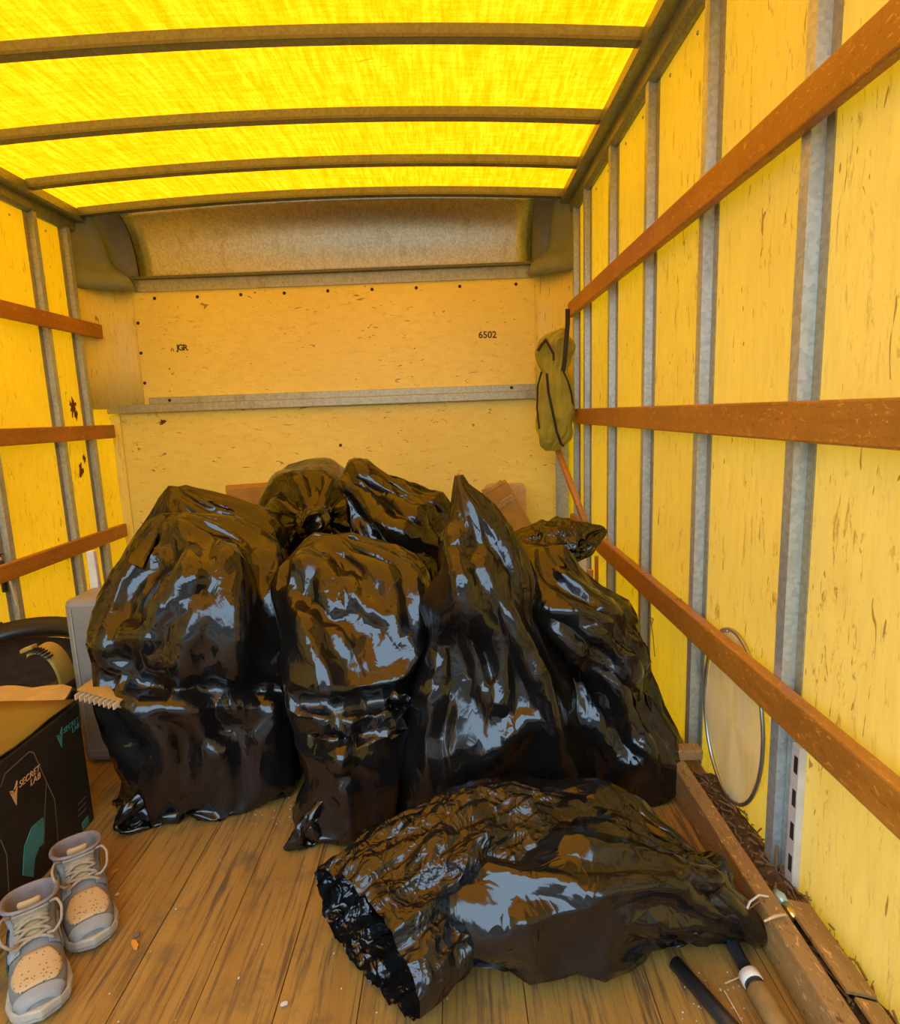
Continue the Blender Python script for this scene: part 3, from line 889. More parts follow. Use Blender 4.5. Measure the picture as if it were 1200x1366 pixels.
# bag lying with its tied neck towards the opening
AXC = (np.array([1.0, 0, 0]), np.array([0, 0, 1.0]))
nk = px(420, 703, 2.10); tp = px(412, 617, 2.36)
def ckey(y, r, f=0.0, up=1.0):
    return [tp.x + (nk.x - tp.x) * f, y, 0.5 * tp.z * up + (nk.z - 0.5 * tp.z * up) * f, r, (0.5 * tp.z * up) * (1 - f) + r * f, 2.2, 0]
C_ = [ckey(2.66, .01, .95), ckey(2.65, .10, .6), ckey(2.56, .20, .1), ckey(2.42, .245), ckey(2.30, .24, .12), ckey(2.22, .19, .4), ckey(2.165, .12, .72), ckey(2.125, .055, .95), ckey(2.10, .024, 1), ckey(2.085, .024, 1), ckey(2.07, .040, 1), ckey(2.058, .048, 1.0), ckey(2.045, .03, 1.0), ckey(2.035, .006, 1.0)]
bC = bag('black trash bag lying with its tied knot facing the opening, topmost at the back', C_, axes=AXC, seed=52, lines=[([(420, 700), (370, 670)], .02, 12), ([(420, 700), (395, 640)], .022, 14), ([(420, 700), (440, 645)], .022, 14), ([(420, 700), (465, 675)], .018, 12), ([(420, 700), (350, 705)], .018, 12), ([(420, 700), (470, 730)], .018, 14)], cbag=1.7, maxslack=1.7, fac=((50, .034), (170, .014)), bend=(.03, .04, .05))
# fallen bag at the right front with its open mouth folded back
AXH = (np.array([0, 1.0, 0]), np.array([0, 0, 1.0]))
def hk(x, y, ry, h, e=3.8): return [x, y, h / 2 + .002, ry, h / 2, e, 0]
H_ = [hk(1.60, 1.00, .02, .05), hk(1.605, 1.0, .09, .08), hk(1.66, .985, .15, .13), hk(1.76, .985, .175, .175), hk(1.90, .985, .17, .185), hk(2.02, .985, .145, .175), hk(2.10, .965, .105, .145), hk(2.16, .94, .065, .10), hk(2.195, .925, .035, .065), hk(2.212, .918, .022, .045), hk(2.220, .915, .02, .04)]
bH = bag('black trash bag lying flat at the front right, open mouth folded over', H_, axes=AXH, seed=61, lines=[([(655, 1160), (787, 1187), (946, 1172)], .022, 24), ([(946, 1170), (1012, 1250)], .018, 22), ([(760, 1120), (946, 1170)], .014, 20), ([(700, 1230), (800, 1200)], .016, 22), ([(700, 1230), (720, 1300), (800, 1310)], .014, 24)], cbag=.98, maxslack=1.35, fac=((36, .026), (140, .008)), floor=.003, slack=1.03, lslack=1.01)
def sk(u, v, z, w, h, phi, e=2.2):
    q = pz(u, v, z)
    return [q.x, q.y, max(z, h + .003), w, h, e, phi]
S_ = [sk(755, 1105, .12, .06, .05, 2.0), sk(705, 1105, .135, .095, .072, 2.05), sk(650, 1128, .13, .125, .088, 2.1), sk(590, 1165, .115, .14, .092, 2.2), sk(540, 1203, .10, .145, .09, 2.25), sk(498, 1235, .09, .142, .085, 2.3), sk(482, 1248, .086, .138, .082, 2.3)]
child_film(bH, 'bag_mouth', S_, path_axes, 'bag_film_crinkled', seed=64, N=32, M=26, cbag=.95, maxslack=1.3, slack=1.04, lslack=1.015, crisp=((160, .010), (600, .005)), fac=((50, .020), (200, .010)), cap=(False, False), floor=.003, dout=.03, din=.05)

# ------------------------------------------------------------------ materials of the loose things
plain('carton_black', (0.020, 0.014, 0.007), 0.55, 0, 0.4, 0.3, 14)
plain('carton_brown', (0.42, 0.24, 0.05), 0.75, 0, 0.2, 0.14, 18, 0.1)
plain('carton_lid', (0.20, 0.13, 0.016), 0.6, 0, 0.3, 0.12, 8)
plain('carton_edge', (0.60, 0.42, 0.22), 0.8)
plain('carton_shade', (0.10, 0.06, 0.03), 0.9)
plain('print_teal', (0.05, 0.20, 0.16), 0.5)
plain('print_gold', (0.62, 0.34, 0.12), 0.5)
plain('print_line', (0.16, 0.12, 0.07), 0.5)
plain('case_grey', (0.25, 0.23, 0.18), 0.45, 0, 0.4, 0.1, 40, 0.08)
plain('case_seam', (0.34, 0.31, 0.24), 0.5)
plain('white_plastic', (0.70, 0.66, 0.52), 0.4)
plain('black_plastic', (0.022, 0.020, 0.017), 0.35, 0, 0.5)
plain('dark_cloth', (0.022, 0.021, 0.019), 0.85, 0, 0.2, 0.3, 30, 0.3)
plain('mustard', (0.38, 0.27, 0.05), 0.5)
plain('tan_foam', (0.60, 0.45, 0.20), 0.8)
plain('olive_canvas', (0.36, 0.34, 0.05), 0.75, 0, 0.25, 0.14, 16, 0.25)
plain('black_webbing', (0.022, 0.02, 0.014), 0.7)
plain('shoe_grey', (0.16, 0.15, 0.13), 0.7, 0, 0.3, 0.14, 40, 0.12)
plain('shoe_pale', (0.24, 0.235, 0.21), 0.6, 0, 0.3, 0.1, 40, 0.08)
plain('shoe_lining', (0.22, 0.185, 0.17), 0.9, 0, 0.1, 0.14, 60, 0.2)
plain('shoe_black', (0.018, 0.018, 0.02), 0.5)
plain('lace', (0.30, 0.235, 0.15), 0.85, 0, 0.2, 0.2, 200, 0.3)
plain('tongue_tan', (0.40, 0.25, 0.10), 0.7)
plain('sole_cream', (0.40, 0.35, 0.26), 0.55)
plain('outsole', (0.30, 0.27, 0.23), 0.7)
t = NT('toe_leather')
c = t.coord()
d = t.vor(t.coord(scale=(1, 1, 0.6)), 190, 'F1')
col = t.mix(t.ramp(d, [(0.20, 1.0), (0.30, 0.0)]), (0.44, 0.285, 0.12), (0.10, 0.09, 0.05))
t.set(color=col, rough=0.6)
plain('pole_brass', (0.60, 0.50, 0.26), 0.35, 0.25, 0.5, 0.25, 40)
plain('pole_black', (0.02, 0.02, 0.02), 0.35)
plain('cap_white', (0.75, 0.72, 0.62), 0.5)
plain('chip_orange', (0.55, 0.22, 0.03), 0.6)
plain('speck_white', (0.55, 0.50, 0.42), 0.6)
plain('twig', (0.20, 0.12, 0.05), 0.8)
plain('pebble', (0.16, 0.10, 0.06), 0.9, 0, 0.2, 0.4)
plain('wire', (0.40, 0.40, 0.36), 0.3, 0.85)
plain('glass_teal', (0.30, 0.48, 0.48), 0.15, 0.3, 0.8)
plain('brass', (0.62, 0.50, 0.14), 0.25, 0.9)
t = NT('clear_sheet')
n = t.noise(t.coord(scale=(1, 1, 0.15)), 22, 4)
t.set(color=(0.80, 0.68, 0.46), rough=0.3)
t.l(t.ramp(n, [(0.3, 0.55), (0.75, 0.85)]), t.b.inputs['Alpha'])

# ------------------------------------------------------------------ printed black carton at the left
bx0, bx1, by0, by1, bh = 0.44, 0.864, 0.80, 1.292, 0.293
box = empty('cardboard_box', (0.65, 1.05, 0))
tag(box, 'black printed cardboard box with brown lid beside the grey sneakers', 'cardboard box')
local(MB().box(bx0, bx1, by0, by1, 0.001, bh).build('body', 'carton_black', bevel=0.003), box)
# lid flaps of brown board, a little uneven, and the back flap lifted
rows = []
for i in range(9):
    x = bx1 - 0.002 - (bx1 - bx0) * i / 8
    rows.append([(x, by0 + 0.003 + (by1 - by0 - 0.006) * k / 10, bh + 0.0095 - 0.004 * math.sin(PI * i / 8) + 0.0025 * math.sin(k * 1.7 + i)) for k in range(11)])
local(MB().grid(rows).build('lid', 'carton_lid', smooth=True, solid=0.004), box)
rows = []
for k in range(13):
    x = bx0 + (bx1 - 0.03 - bx0) * k / 12
    w = 0.004 * math.sin(k * 1.9)
    rows.append([(x, by1 - 0.004, bh + 0.004), (x, by1 + 0.020 + w, bh + 0.015 + w), (x + 0.004 * math.sin(k * 3), by1 + 0.040 + w, bh + 0.026 - 0.006 * (k / 12) ** 2 + 0.5 * w)])
local(MB().grid(rows).build('back_flap', 'carton_brown', solid=0.005), box)
# torn corrugated flap sticking out at the back corner
fa, fb = px(103, 924, 1.285), px(160, 938, 1.225)
fd = (fb - fa); fdn = fd.normalized()
fl_ = empty('unused', (0, 0, 0)); bpy.data.objects.remove(fl_)
tf = MB()
sid = Vector((0.25, 0.9, 0.12)).normalized()
for zo in (0.0065, -0.0065):
    rows = []
    for k in range(9):
        q = fa + fd * (k / 8) + Vector((0, 0, zo - 0.004 * (k / 8) ** 2))
        rows.append([q, q + sid * (0.045 - 0.03 * k / 8 + 0.004 * math.sin(5 * k))])
    tf.grid(rows)
tfo = tf.build('torn_flap', 'carton_brown', solid=0.0025); local(tfo, box); tfo['label'] = 'torn corrugated flap with exposed fluting'
for k in range(9):
    q = fa + fd * ((k + 0.5) / 9) + Vector((0, -0.001, -0.003))
    mb = MB().obox(q, fdn * 0.0016, sid * 0.012, Vector((0, 0, 0.006)))
    fo = mb.build('flute', 'carton_edge'); local(fo, tfo); fo.parent = tfo; fo.matrix_parent_inverse = Matrix.Translation(-Vector(box.location)); fo.matrix_parent_inverse = Matrix.Identity(4)
# prints on the side face (X = bx1)
def on_face(y, z, e=0.0012): return Vector((bx1 + e, y, z))
def face_poly(pts, name, mat):
    o = MB().add([on_face(*p) for p in pts] + [on_face(p[0], p[1], -0.001) for p in pts], [tuple(range(len(pts)))] + [(i, (i + 1) % len(pts), len(pts) + (i + 1) % len(pts), len(pts) + i) for i in range(len(pts))]).build(name, mat)
    return local(o, box)
def face_line(pts, name='printed_line', mat='print_line', w=0.0013):
    mb = MB()
    for (a, b) in zip(pts, pts[1:]):
        A_, B_v = on_face(*a), on_face(*b); d_ = (B_v - A_).normalized(); n_ = d_.cross(Vector((1, 0, 0))) * w
        mb.add([A_ - n_, B_v - n_, B_v + n_, A_ + n_], [(0, 1, 2, 3)])
    return local(mb.build(name, mat), box)
def emblem(y, z, s, mat):
    s = s * 1.35
    # three shards: two upper wings and a long point
    face_poly([(y - .50 * s, z + .62 * s), (y - .05 * s, z + .40 * s), (y - .02 * s, z + .06 * s)], 'emblem_shard', mat)
    face_poly([(y + .50 * s, z + .98 * s), (y + .46 * s, z + .62 * s), (y + .05 * s, z + .42 * s)], 'emblem_shard', mat)
    face_poly([(y - .44 * s, z + .46 * s), (y - .02 * s, z - .02 * s), (y + .42 * s, z + .50 * s), (y + .02 * s, z - 1.0 * s)], 'emblem_shard', mat)
def logo(p, s, mat):
    y, z = p
    emblem(y, z, s, mat)
    local(lettering('SECRET', s * 1.05, mat, None, on_face(y + 2.55 * s, z + 0.60 * s), (0, 1, 0), (0, 0, 1), 'printed_lettering', 0.25), box)
    local(lettering('LAB', s * 1.05, mat, None, on_face(y + 3.35 * s, z - 0.30 * s), (0, 1, 0), (0, 0, 1), 'printed_lettering', 0.25), box)
l1 = pxx(19, 1060, bx1); logo((l1.y, l1.z), 0.017, 'print_gold')
l2 = pxx(80, 985, bx1); logo((l2.y, l2.z), 0.0155, 'print_teal')
def fpx(pts): return [((q := pxx(u, v, bx1)).y, q.z) for u, v in pts]
face_line(fpx([(0, 1050), (6, 1032), (38, 1003), (44, 1004), (62, 1045), (72, 1066), (76, 1110), (78, 1150)]))
face_line(fpx([(61, 1046), (59, 1080), (58, 1130)]))
face_line(fpx([(0, 1120), (8, 1140), (11, 1190)]))
face_poly(fpx([(30, 1168), (32, 1130), (42, 1103), (57, 1090), (59, 1124), (52, 1130), (46, 1145), (44, 1170)]), 'printed_curve', 'print_teal')
for v0 in (1066, 1074, 1082):
    face_line(fpx([(103, v0 + 8), (114, v0 - 4)]), w=0.0016)
face_poly(fpx([(109, 1098), (117, 1088), (118, 1098), (110, 1108)]), 'printed_badge', 'print_teal')

# ------------------------------------------------------------------ sneakers
def sneaker(label, toe, heel, L=0.225, seedy=0, outer=1, swoosh=True):
    """built along +x (heel 0, toe L) then turned so that it runs from heel to toe"""
    s = L / 0.295
    ws = 1.08
    root = empty('sneaker', (heel[0], heel[1], 0))
    root.rotation_euler = (0, 0, math.atan2(toe[1] - heel[1], toe[0] - heel[0]))
    tag(root, label, 'shoe', 'pair of worn grey sneakers')
    ring = [((.297, .028), (.297, .036), .008), ((.288, .020), (.286, .058), .034), ((.262, .018), (.258, .074), .049), ((.225, .018), (.222, .083), .0535), ((.190, .018), (.188, .092), .052),
            ((.150, .018), (.158, .112), .048), ((.095, .018), (.134, .136), .045), ((.035, .020), (.122, .142), .046), ((.004, .040), (.120, .150), .049), ((-.008, .085), (.122, .158), .052), ((-.018, .135), (.128, .166), .057)]
    def pt(i, a, off=0.0):
        i = max(0.0, min(i, len(ring) - 1.0)); i0 = min(int(i), len(ring) - 2); f = i - i0
        (b0, t0, w0), (b1, t1, w1) = ring[i0], ring[i0 + 1]
        b = Vector((b0[0] + (b1[0] - b0[0]) * f, 0, b0[1] + (b1[1] - b0[1]) * f)); tt = Vector((t0[0] + (t1[0] - t0[0]) * f, 0, t0[1] + (t1[1] - t0[1]) * f)); w = w0 + (w1 - w0) * f
        m = (b + tt) / 2; hv = (tt - b) / 2
        ca, sa = math.cos(a), math.sin(a)
        e = 0.80
        q = m + hv * (math.copysign(abs(ca) ** e, ca)) + Vector((0, w * math.copysign(abs(sa) ** e, sa), 0))
        if off:
            q += ((q - m).normalized()) * off
        return Vector((q.x * s, q.y * s * ws, q.z * s))
    n = 28
    rows = [[pt(i, 2 * PI * k / n) for k in range(n)] for i in [j * 0.5 for j in range(21)]]
    up = MB().grid(rows, close=True).build('upper', 'shoe_grey', root, smooth=True, subsurf=1)
    # padded collar and lining
    lin = [[pt(10, 2 * PI * k / n, .003) for k in range(n)], [pt(10.0, 2 * PI * k / n, .0) + Vector((0, 0, .008 * s)) for k in range(n)], [pt(10, 2 * PI * k / n, -.009) + Vector((0, 0, .004 * s)) for k in range(n)],
           [pt(9.4, 2 * PI * k / n, -.012) for k in range(n)], [pt(8.5, 2 * PI * k / n, -.012) for k in range(n)], [pt(7.4, 2 * PI * k / n, -.014) for k in range(n)]]
    mb = MB().grid(lin, close=True); mb.f.append(tuple(range(5 * n, 6 * n)))
    mb.build('lining', 'shoe_lining', root, smooth=True, subsurf=1)
    def patch(name, mat, i0, i1, a0, a1, off, shape=None, ni=10, na=10, sol=0.003):
        rows = []
        for p in range(ni + 1):
            fi = p / ni; r_ = []
            lo, hi = (a0, a1) if shape is None else shape(fi)
            for q in range(na + 1):
                r_.append(pt(i0 + (i1 - i0) * fi, lo + (hi - lo) * q / na, off))
            rows.append(r_)
        return MB().grid(rows).build(name, mat, root, smooth=True, solid=sol)
    patch('toe_box', 'toe_leather', 1.75, 4.1, -1, 1, .0022, lambda f: (-(.30 + .62 * math.sin(PI * min(1, f * .8 + .16))), (.30 + .62 * math.sin(PI * min(1, f * .8 + .16)))))
    patch('toe_guard', 'shoe_pale', 0.6, 1.7, -1.75, 1.75, .0016)
    for sd in (-1, 1):
        patch('eyestay', 'shoe_pale' if sd == outer else 'shoe_grey', 4.3, 9.6, sd * .42, sd * 1.0, .0032)
        patch('quarter', 'shoe_pale', 5.0, 7.4, sd * 1.3, sd * 2.2, .0018)
        if swoosh and sd == outer:
            patch('side_mark', 'shoe_black', 4.3, 7.0, 0, 1, .0045, lambda f: (sd * (2.1 - .95 * f), sd * (2.1 - .95 * f - .55 * math.sin(PI * min(1, .15 + .85 * (1 - f))) ** 1.2)), 14, 4)
    # tongue
    rows = []
    for p in range(9):
        f = p / 8
        b = pt(5 + 5.0 * f, 0, -.006); w = (.018 + .006 * f) * s * ws
        lift = Vector((-.012 * f * s, 0, .012 * f * s))
        rows.append([b + lift + Vector((-.003 * abs(q) ** 2, w * q, 0.002 * math.sin(p * 2.6))) for q in (-1, -.5, 0, .5, 1)])
    MB().grid(rows).build('tongue', 'tongue_tan', root, smooth=True, solid=0.009, subsurf=1)
    # laces: crossings then a loose loop at the ankle
    rnd = random.Random(seedy)
    for k in range(7):
        i = 4.5 + k * 0.62
        for sd in (-1, 1):
            pts = []
            for q in range(9):
                f = q / 8
                a = sd * (.62 - 1.24 * f)
                pts.append(pt(i + .62 * f + rnd.uniform(-.03, .03), a, .0065 + .003 * math.sin(PI * f)))
            MB().tube(pts, .0030, 6).build('lace', 'lace', root, smooth=True)
    for sd in (-1, 1):
        e = pt(9.4, sd * .6, .007)
        kp = np.array([[0, 0, 0], [.012, sd * .010, .010], [.030, sd * .016, .006], [.044, sd * .013, -.010], [.048, sd * .002, -.022], [.038, -sd * .008, -.027]])
        tt_ = np.linspace(0, 5, 21); pts = [e + Vector([float(np.interp(q, range(6), kp[:, c])) for c in range(3)]) for q in tt_]
        pts = [pts[0]] + [(pts[q - 1] + pts[q] * 2 + pts[q + 1]) / 4 for q in range(1, 20)] + [pts[20]]
        MB().tube(pts, .0024, 6).build('lace', 'lace', root, smooth=True)
    # sole
    def outline(off):
        pr = [(.0, .0), (.008, .026), (.04, .037), (.09, .038), (.14, .039), (.19, .048), (.235, .052), (.27, .044), (.292, .026), (.302, 0.0)]
        up_ = [(x * s, (y + off) * s * ws) for x, y in pr]
        pts = [((x if 0 < i < len(up_) - 1 else x + (off if i else -off) * s), (y if 0 < i < len(up_) - 1 else 0)) for i, (x, y) in enumerate(up_)]
        return pts + [(x, -y) for x, y in pts[-2:0:-1]]
    def slab(name, mat, z0, z1, off, bev):
        o_ = outline(off); nn = len(o_)
        def zz(x): return 0.010 * s * max(0, (x / s - .22) / .08) ** 2
        vs = [(x, y, z0 + zz(x)) for x, y in o_] + [(x, y, z1 + zz(x)) for x, y in o_]
        MB().add(vs, [tuple(range(nn))[::-1], tuple(range(nn, 2 * nn))] + [(i, (i + 1) % nn, nn + (i + 1) % nn, nn + i) for i in range(nn)]).build(name, mat, root, smooth=False, bevel=bev)
    slab('outsole', 'outsole', 0.001, 0.0095 * s, .006, .002)
    slab('midsole', 'sole_cream', 0.0095 * s, 0.032 * s, .009, .003)
    return root
sneaker('grey sneaker nearest the camera with black side mark, toe towards the floor edge', (1.066, 0.806), (0.946, 0.969), L=0.205, seedy=1, outer=-1)
sneaker('grey sneaker standing behind its mate against the black carton', (1.072, 0.935), (0.949, 1.095), L=0.205, seedy=2, outer=-1, swoosh=False)

# ------------------------------------------------------------------ grey case and pale bracket behind the big bag
case = empty('hard_case', (0.78, 1.6, 0))
tag(case, 'grey hard-sided case standing upright between black carton and large left bag', 'case')
local(MB().box(0.700, 0.86, 1.525, 1.66, 0.004, 0.465).build('shell', 'case_grey', bevel=0.018), case)
local(MB().box(0.722, 0.84, 1.522, 1.5247, 0.040, 0.044).build('seam', 'case_seam'), case)
local(MB().box(0.720, 0.7235, 1.522, 1.5247, 0.046, 0.44).build('seam', 'case_seam'), case)
q0 = px(116, 735, 1.68)
o = MB().extrude([(0, 0), (.022, 0), (.024, -.115), (.045, -.15), (.075, -.175), (.06, -q0.z + .003), (-.0, -q0.z + .003)], (q0.x, 1.672, q0.z), (q0.x, 1.690, q0.z), (1, 0, 0), (0, 0, 1)).build('bracket_panel', 'white_plastic', bevel=0.003)
tag(o, 'pale plastic upright panel rising behind the grey case', 'panel')

# ------------------------------------------------------------------ dark pile behind the carton
rim = empty('wheel_cover', (0.30, 1.86, 0))
tag(rim, 'large round dark wheel cover lying behind the black carton by left wall', 'wheel cover')
def arc(c, rx, ry, a0, a1, n, tilt=0.0):
    return [Vector((c[0] + rx * math.cos(a), c[1] + ry * math.sin(a), c[2] + tilt * math.sin(a))) for a in [a0 + (a1 - a0) * k / (n - 1) for k in range(n)]]
rows = []
for k in range(49):
    a = 2 * PI * k / 48
    ca, sa = math.cos(a), math.sin(a)
    zt = 0.165 + 0.065 * sa
    rows.append([(0.30 + r_ * ca, 1.84 + r_ * 0.75 * sa, zt + dz) for r_, dz in ((.225, .0), (.262, .030), (.29, .018), (.292, -.03), (.262, -.045), (.222, -.02))])
local(MB().grid(rows, close=True).build('ring', 'black_plastic', smooth=True), rim)
rows = [[(0.30 + r_ * math.cos(2 * PI * k / 32), 1.84 + r_ * .75 * math.sin(2 * PI * k / 32), .13 + .065 * math.sin(2 * PI * k / 32) * r_ / .25 - dz) for k in range(32)] for r_, dz in ((.235, 0), (.16, .04), (.06, .055), (.01, .058))]
local(MB().grid(rows, close=True).build('dish', 'dark_cloth', smooth=True, solid=.004), rim)
local(MB().tube([(0.30, 1.84, 0.003), (0.30, 1.84, 0.08)], [.20, .12], 24).build('base', 'black_plastic'), rim)
for k, (a, h_) in enumerate(((0.6, .02), (0.9, .03), (1.25, .035), (2.6, .03), (2.2, .012))):
    q = Vector((0.30 + .285 * math.cos(a), 1.84 + .285 * .75 * math.sin(a), .18 + .065 * math.sin(a)))
    local(MB().obox(q + Vector((0, 0, h_ / 2)), (.014, .004, 0), (0, .008, 0), (.003, 0, h_ / 2 + .006)).build('clip', 'black_plastic', bevel=.002), rim)
# slotted mustard band (a head protector) leaning inside the rim
hp = empty('slotted_headgear', (0.36, 1.66, 0.0))
tag(hp, 'mustard yellow slotted headgear band lying on top of the dark pile', 'headgear')
cs = px(62, 898, 1.62)
rows, slots = [], []
for k in range(17):
    a = PI * 0.02 + PI * 0.62 * k / 16
    rows.append([(cs.x + .055 * math.cos(a) * r_, 1.62 + y_, cs.z - .035 + .105 * math.sin(a) * r_) for r_, y_ in ((1.0, -.035), (1.10, -.03), (1.12, .03), (1.0, .04))])
local(MB().grid(rows, close=True).build('band', 'mustard', smooth=True, bevel=.002), hp)
for k in range(8):
    a = PI * 0.30 + PI * 0.03 * k * 1.3
    q = Vector((cs.x + .0625 * math.cos(a), 1.587, cs.z - .035 + .1175 * math.sin(a)))
    local(MB().obox(q, (.004, .001, .002), (0, .012, .0), (-.001, 0, .0022)).build('slot', 'black_plastic'), hp)
local(MB().obox((cs.x - .025, 1.60, cs.z + .082), (.018, 0, .006), (0, .012, 0), (0, 0, .006)).build('buckle', 'mustard', bevel=.003), hp)
local(MB().tube([(cs.x + .03, 1.66, cs.z - .07), (cs.x + .02, 1.64, .06), (cs.x + .0, 1.63, .004)], .02, 8).build('stem', 'black_plastic'), hp)
# crumpled dark clothes in front of the rim
for lab, c_, r_, sd in (('heap of crumpled dark cloth filling the gap behind the carton flap', (0.57, 1.465, 0.0), (.11, .105, .20), 71), ('crumpled dark cloth bundle at the left frame edge behind the carton', (0.27, 1.465, 0.0), (.13, .105, .21), 77)):
    K_ = [[c_[0], c_[1], .003, r_[0] * .2, r_[1] * .2, 2.2, 0], [c_[0], c_[1], .004, r_[0] * .95, r_[1] * .95, 2.2, 0], [c_[0], c_[1], r_[2] * .4, r_[0], r_[1], 2.2, 0], [c_[0], c_[1], r_[2] * .8, r_[0] * .75, r_[1] * .75, 2.2, 0], [c_[0], c_[1], r_[2], r_[0] * .3, r_[1] * .3, 2.2, 0]]
    o = film_mesh('cloth_bundle', make_film(K_, AX, N=16, M=12, seed=sd, fac=((30, .03),), maxslack=1.2), 'dark_cloth')
    tag(o, lab, 'cloth')

# pump bottle wedged behind the lower left tie rail, strip below it
pb = empty('pump_bottle', (0.0125, 2.234, 0.30))
tag(pb, 'small black pump bottle tucked behind the lower left rail', 'bottle')
def loc_part(mb, name, mat, root, **k): return local(mb.build(name, mat, **k), root)
loc_part(MB().tube([(.0125, 2.234, .30), (.0125, 2.234, .417), (.0125, 2.234, .424)], [.0105, .0105, .006], 12), 'body', 'black_plastic', pb)
loc_part(MB().tube([(.0125, 2.234, .424), (.0125, 2.234, .436)], .004, 10), 'neck', 'white_plastic', pb)
loc_part(MB().tube([(.0125, 2.234, .436), (.0125, 2.234, .447)], .0045, 10).obox((.0175, 2.228, .4485), (.014, 0, 0), (0, .004, 0), (0, 0, .002)), 'nozzle', 'black_plastic', pb)
sa_, sb_ = pxx(12, 772, .044), pxx(22, 808, .036)
o = MB().tube([sa_, (sa_ + sb_) / 2 + Vector((0.002, 0, 0)), sb_], [.004, .0042, .003], 6).build('plastic_strip', 'white_plastic'); tag(o, 'short white plastic strip hanging under the lower left rail', 'strip')

# ------------------------------------------------------------------ cartons and board at the back
def carton(label, corners_c, ax, ay, h, flap=True, mat='carton_brown'):
    c_ = Vector(corners_c)
    r_ = empty('cardboard_carton', c_)
    tag(r_, label, 'carton')
    ax, ay = Vector(ax), Vector(ay)
    loc_part(MB().obox(c_ + Vector((0, 0, h / 2)), ax, ay, Vector((0, 0, h / 2))), 'body', mat, r_, bevel=.004)
    if flap:
        for sg in (-1, 1):
            e_ = c_ + Vector((0, 0, h + .002)) + ax * sg
            up_ = (ax.normalized() * sg * .035 + Vector((0, 0, .05)))
            loc_part(MB().add([e_ - ay, e_ + ay, e_ + ay * .96 + up_, e_ - ay * .94 + up_ * 1.1], [(0, 1, 2, 3)]), 'flap', mat, r_, solid=.004)
    return r_
carton('plain brown carton peeking out at the back left above the bags', (0.745, 2.92, 0.001), (0.10, 0.04, 0), (-0.03, 0.08, 0), 0.60, False)
# orange-brown torn carton, tilted
cr = empty('torn_carton', (1.96, 2.72, 0)); tag(cr, 'orange-brown torn carton leaning beside the peaked bag at the back', 'carton')
ex_ = Vector((math.cos(.50), 0, math.sin(.50))); cc = px(660, 652, 2.70) + Vector((0, .06, 0)) - Vector((-ex_.z, 0, ex_.x)) * .20; ez_ = Vector((-ex_.z, 0, ex_.x)); ey_ = Vector((0, 1, 0))
loc_part(MB().obox(cc, ex_ * .062, ey_ * .055, ez_ * .20), 'body', 'carton_brown', cr, bevel=.004)
loc_part(MB().add([cc + ez_ * .2 - ex_ * .062 - ey_ * .055, cc + ez_ * .2 + ex_ * .05 - ey_ * .055, cc + ez_ * .222 + ex_ * .04 - ey_ * .05, cc + ez_ * .212 + ex_ * .0 - ey_ * .05, cc + ez_ * .225 - ex_ * .055 - ey_ * .05], [(0, 1, 2, 3, 4)]), 'torn_flap', 'carton_brown', cr, solid=.004)
loc_part(MB().add([cc + ez_ * .11 - ex_ * .05 - ey_ * .056, cc + ez_ * .115 + ex_ * .058 - ey_ * .056, cc + ez_ * .14 + ex_ * .05 - ey_ * .075, cc + ez_ * .14 + ex_ * .0 - ey_ * .077], [(0, 1, 2, 3)]), 'torn_flap', 'carton_edge', cr, solid=.003)
loc_part(MB().obox((cc.x + .08, 2.76, .085), (.10, 0, 0), (0, .055, 0), (0, 0, .083)), 'base', 'carton_brown', cr)
bb = MB()
prof = [(1.885, .004), (2.09, .004), (2.09, .53), (2.083, .548), (2.065, .556), (1.91, .556), (1.892, .548), (1.885, .53)]
bb.extrude(prof, (0, 2.99, 0), (0, 3.03, 0), (1, 0, 0), (0, 0, 1))
o = bb.build('foam_board', 'tan_foam', bevel=.004); tag(o, 'tan board with rounded corners standing against the bulkhead behind torn carton', 'board')

# ------------------------------------------------------------------ olive shoulder bag hanging at the far right corner
gb = empty('shoulder_bag', (2.19, 2.76, 0.73))
tag(gb, 'olive green canvas bag hanging by its black strap from the upper right rail', 'bag')
GB = []
for v, a, b, dp in ((601, 728, 742, .2), (594, 722, 752, .6), (575, 717, 763, .9), (550, 715.5, 764, 1), (520, 717, 762, 1), (497, 722, 757, .85), (485, 720, 760, .8), (468, 715, 764, .85), (455, 716, 763, .8), (446, 728, 760, .6), (441, 742, 757, .3), (438, 748, 754, .1)):
    a_, b_ = px(a, v, 2.75), px(b, v, 2.75)
    GB.append([(a_.x + b_.x) / 2, 2.75, (a_.z + b_.z) / 2, (b_.x - a_.x) / 2, .052 * dp, 2.4, 0])
P_ = make_film(GB, AX, N=20, M=22, seed=91, fac=((40, .012), (140, .005)), maxslack=1.15, floor=None, din=.02, dout=.015)
o = film_mesh('body', P_, 'olive_canvas'); local(o, gb)
def strap(pts, name, mat, w=.011, th=.0022):
    mb = MB(); rows = []
    for k, q in enumerate(pts):
        q = Vector(q)
        d_ = (Vector(pts[min(k + 1, len(pts) - 1)]) - Vector(pts[max(k - 1, 0)])).normalized()
        sd_ = d_.cross(Vector((0, 1, 0))).normalized() * w
        rows.append([q - sd_, q + sd_, q + sd_ + Vector((0, th, 0)), q - sd_ + Vector((0, th, 0))])
    return mb.grid(rows, close=True).build(name, mat)
def gpx(u, v, y=2.685): return px(u, v, y)
local(strap([px(757, 412, 2.745), px(757, 430, 2.72), gpx(755, 455), gpx(753, 480), gpx(751, 495)], 'strap', 'black_webbing', .010), gb)
local(MB().tube([gpx(751, 495), gpx(757, 508, 2.69), gpx(762, 525, 2.70), gpx(764, 545, 2.72)], .004, 6).build('piping', 'black_webbing'), gb)
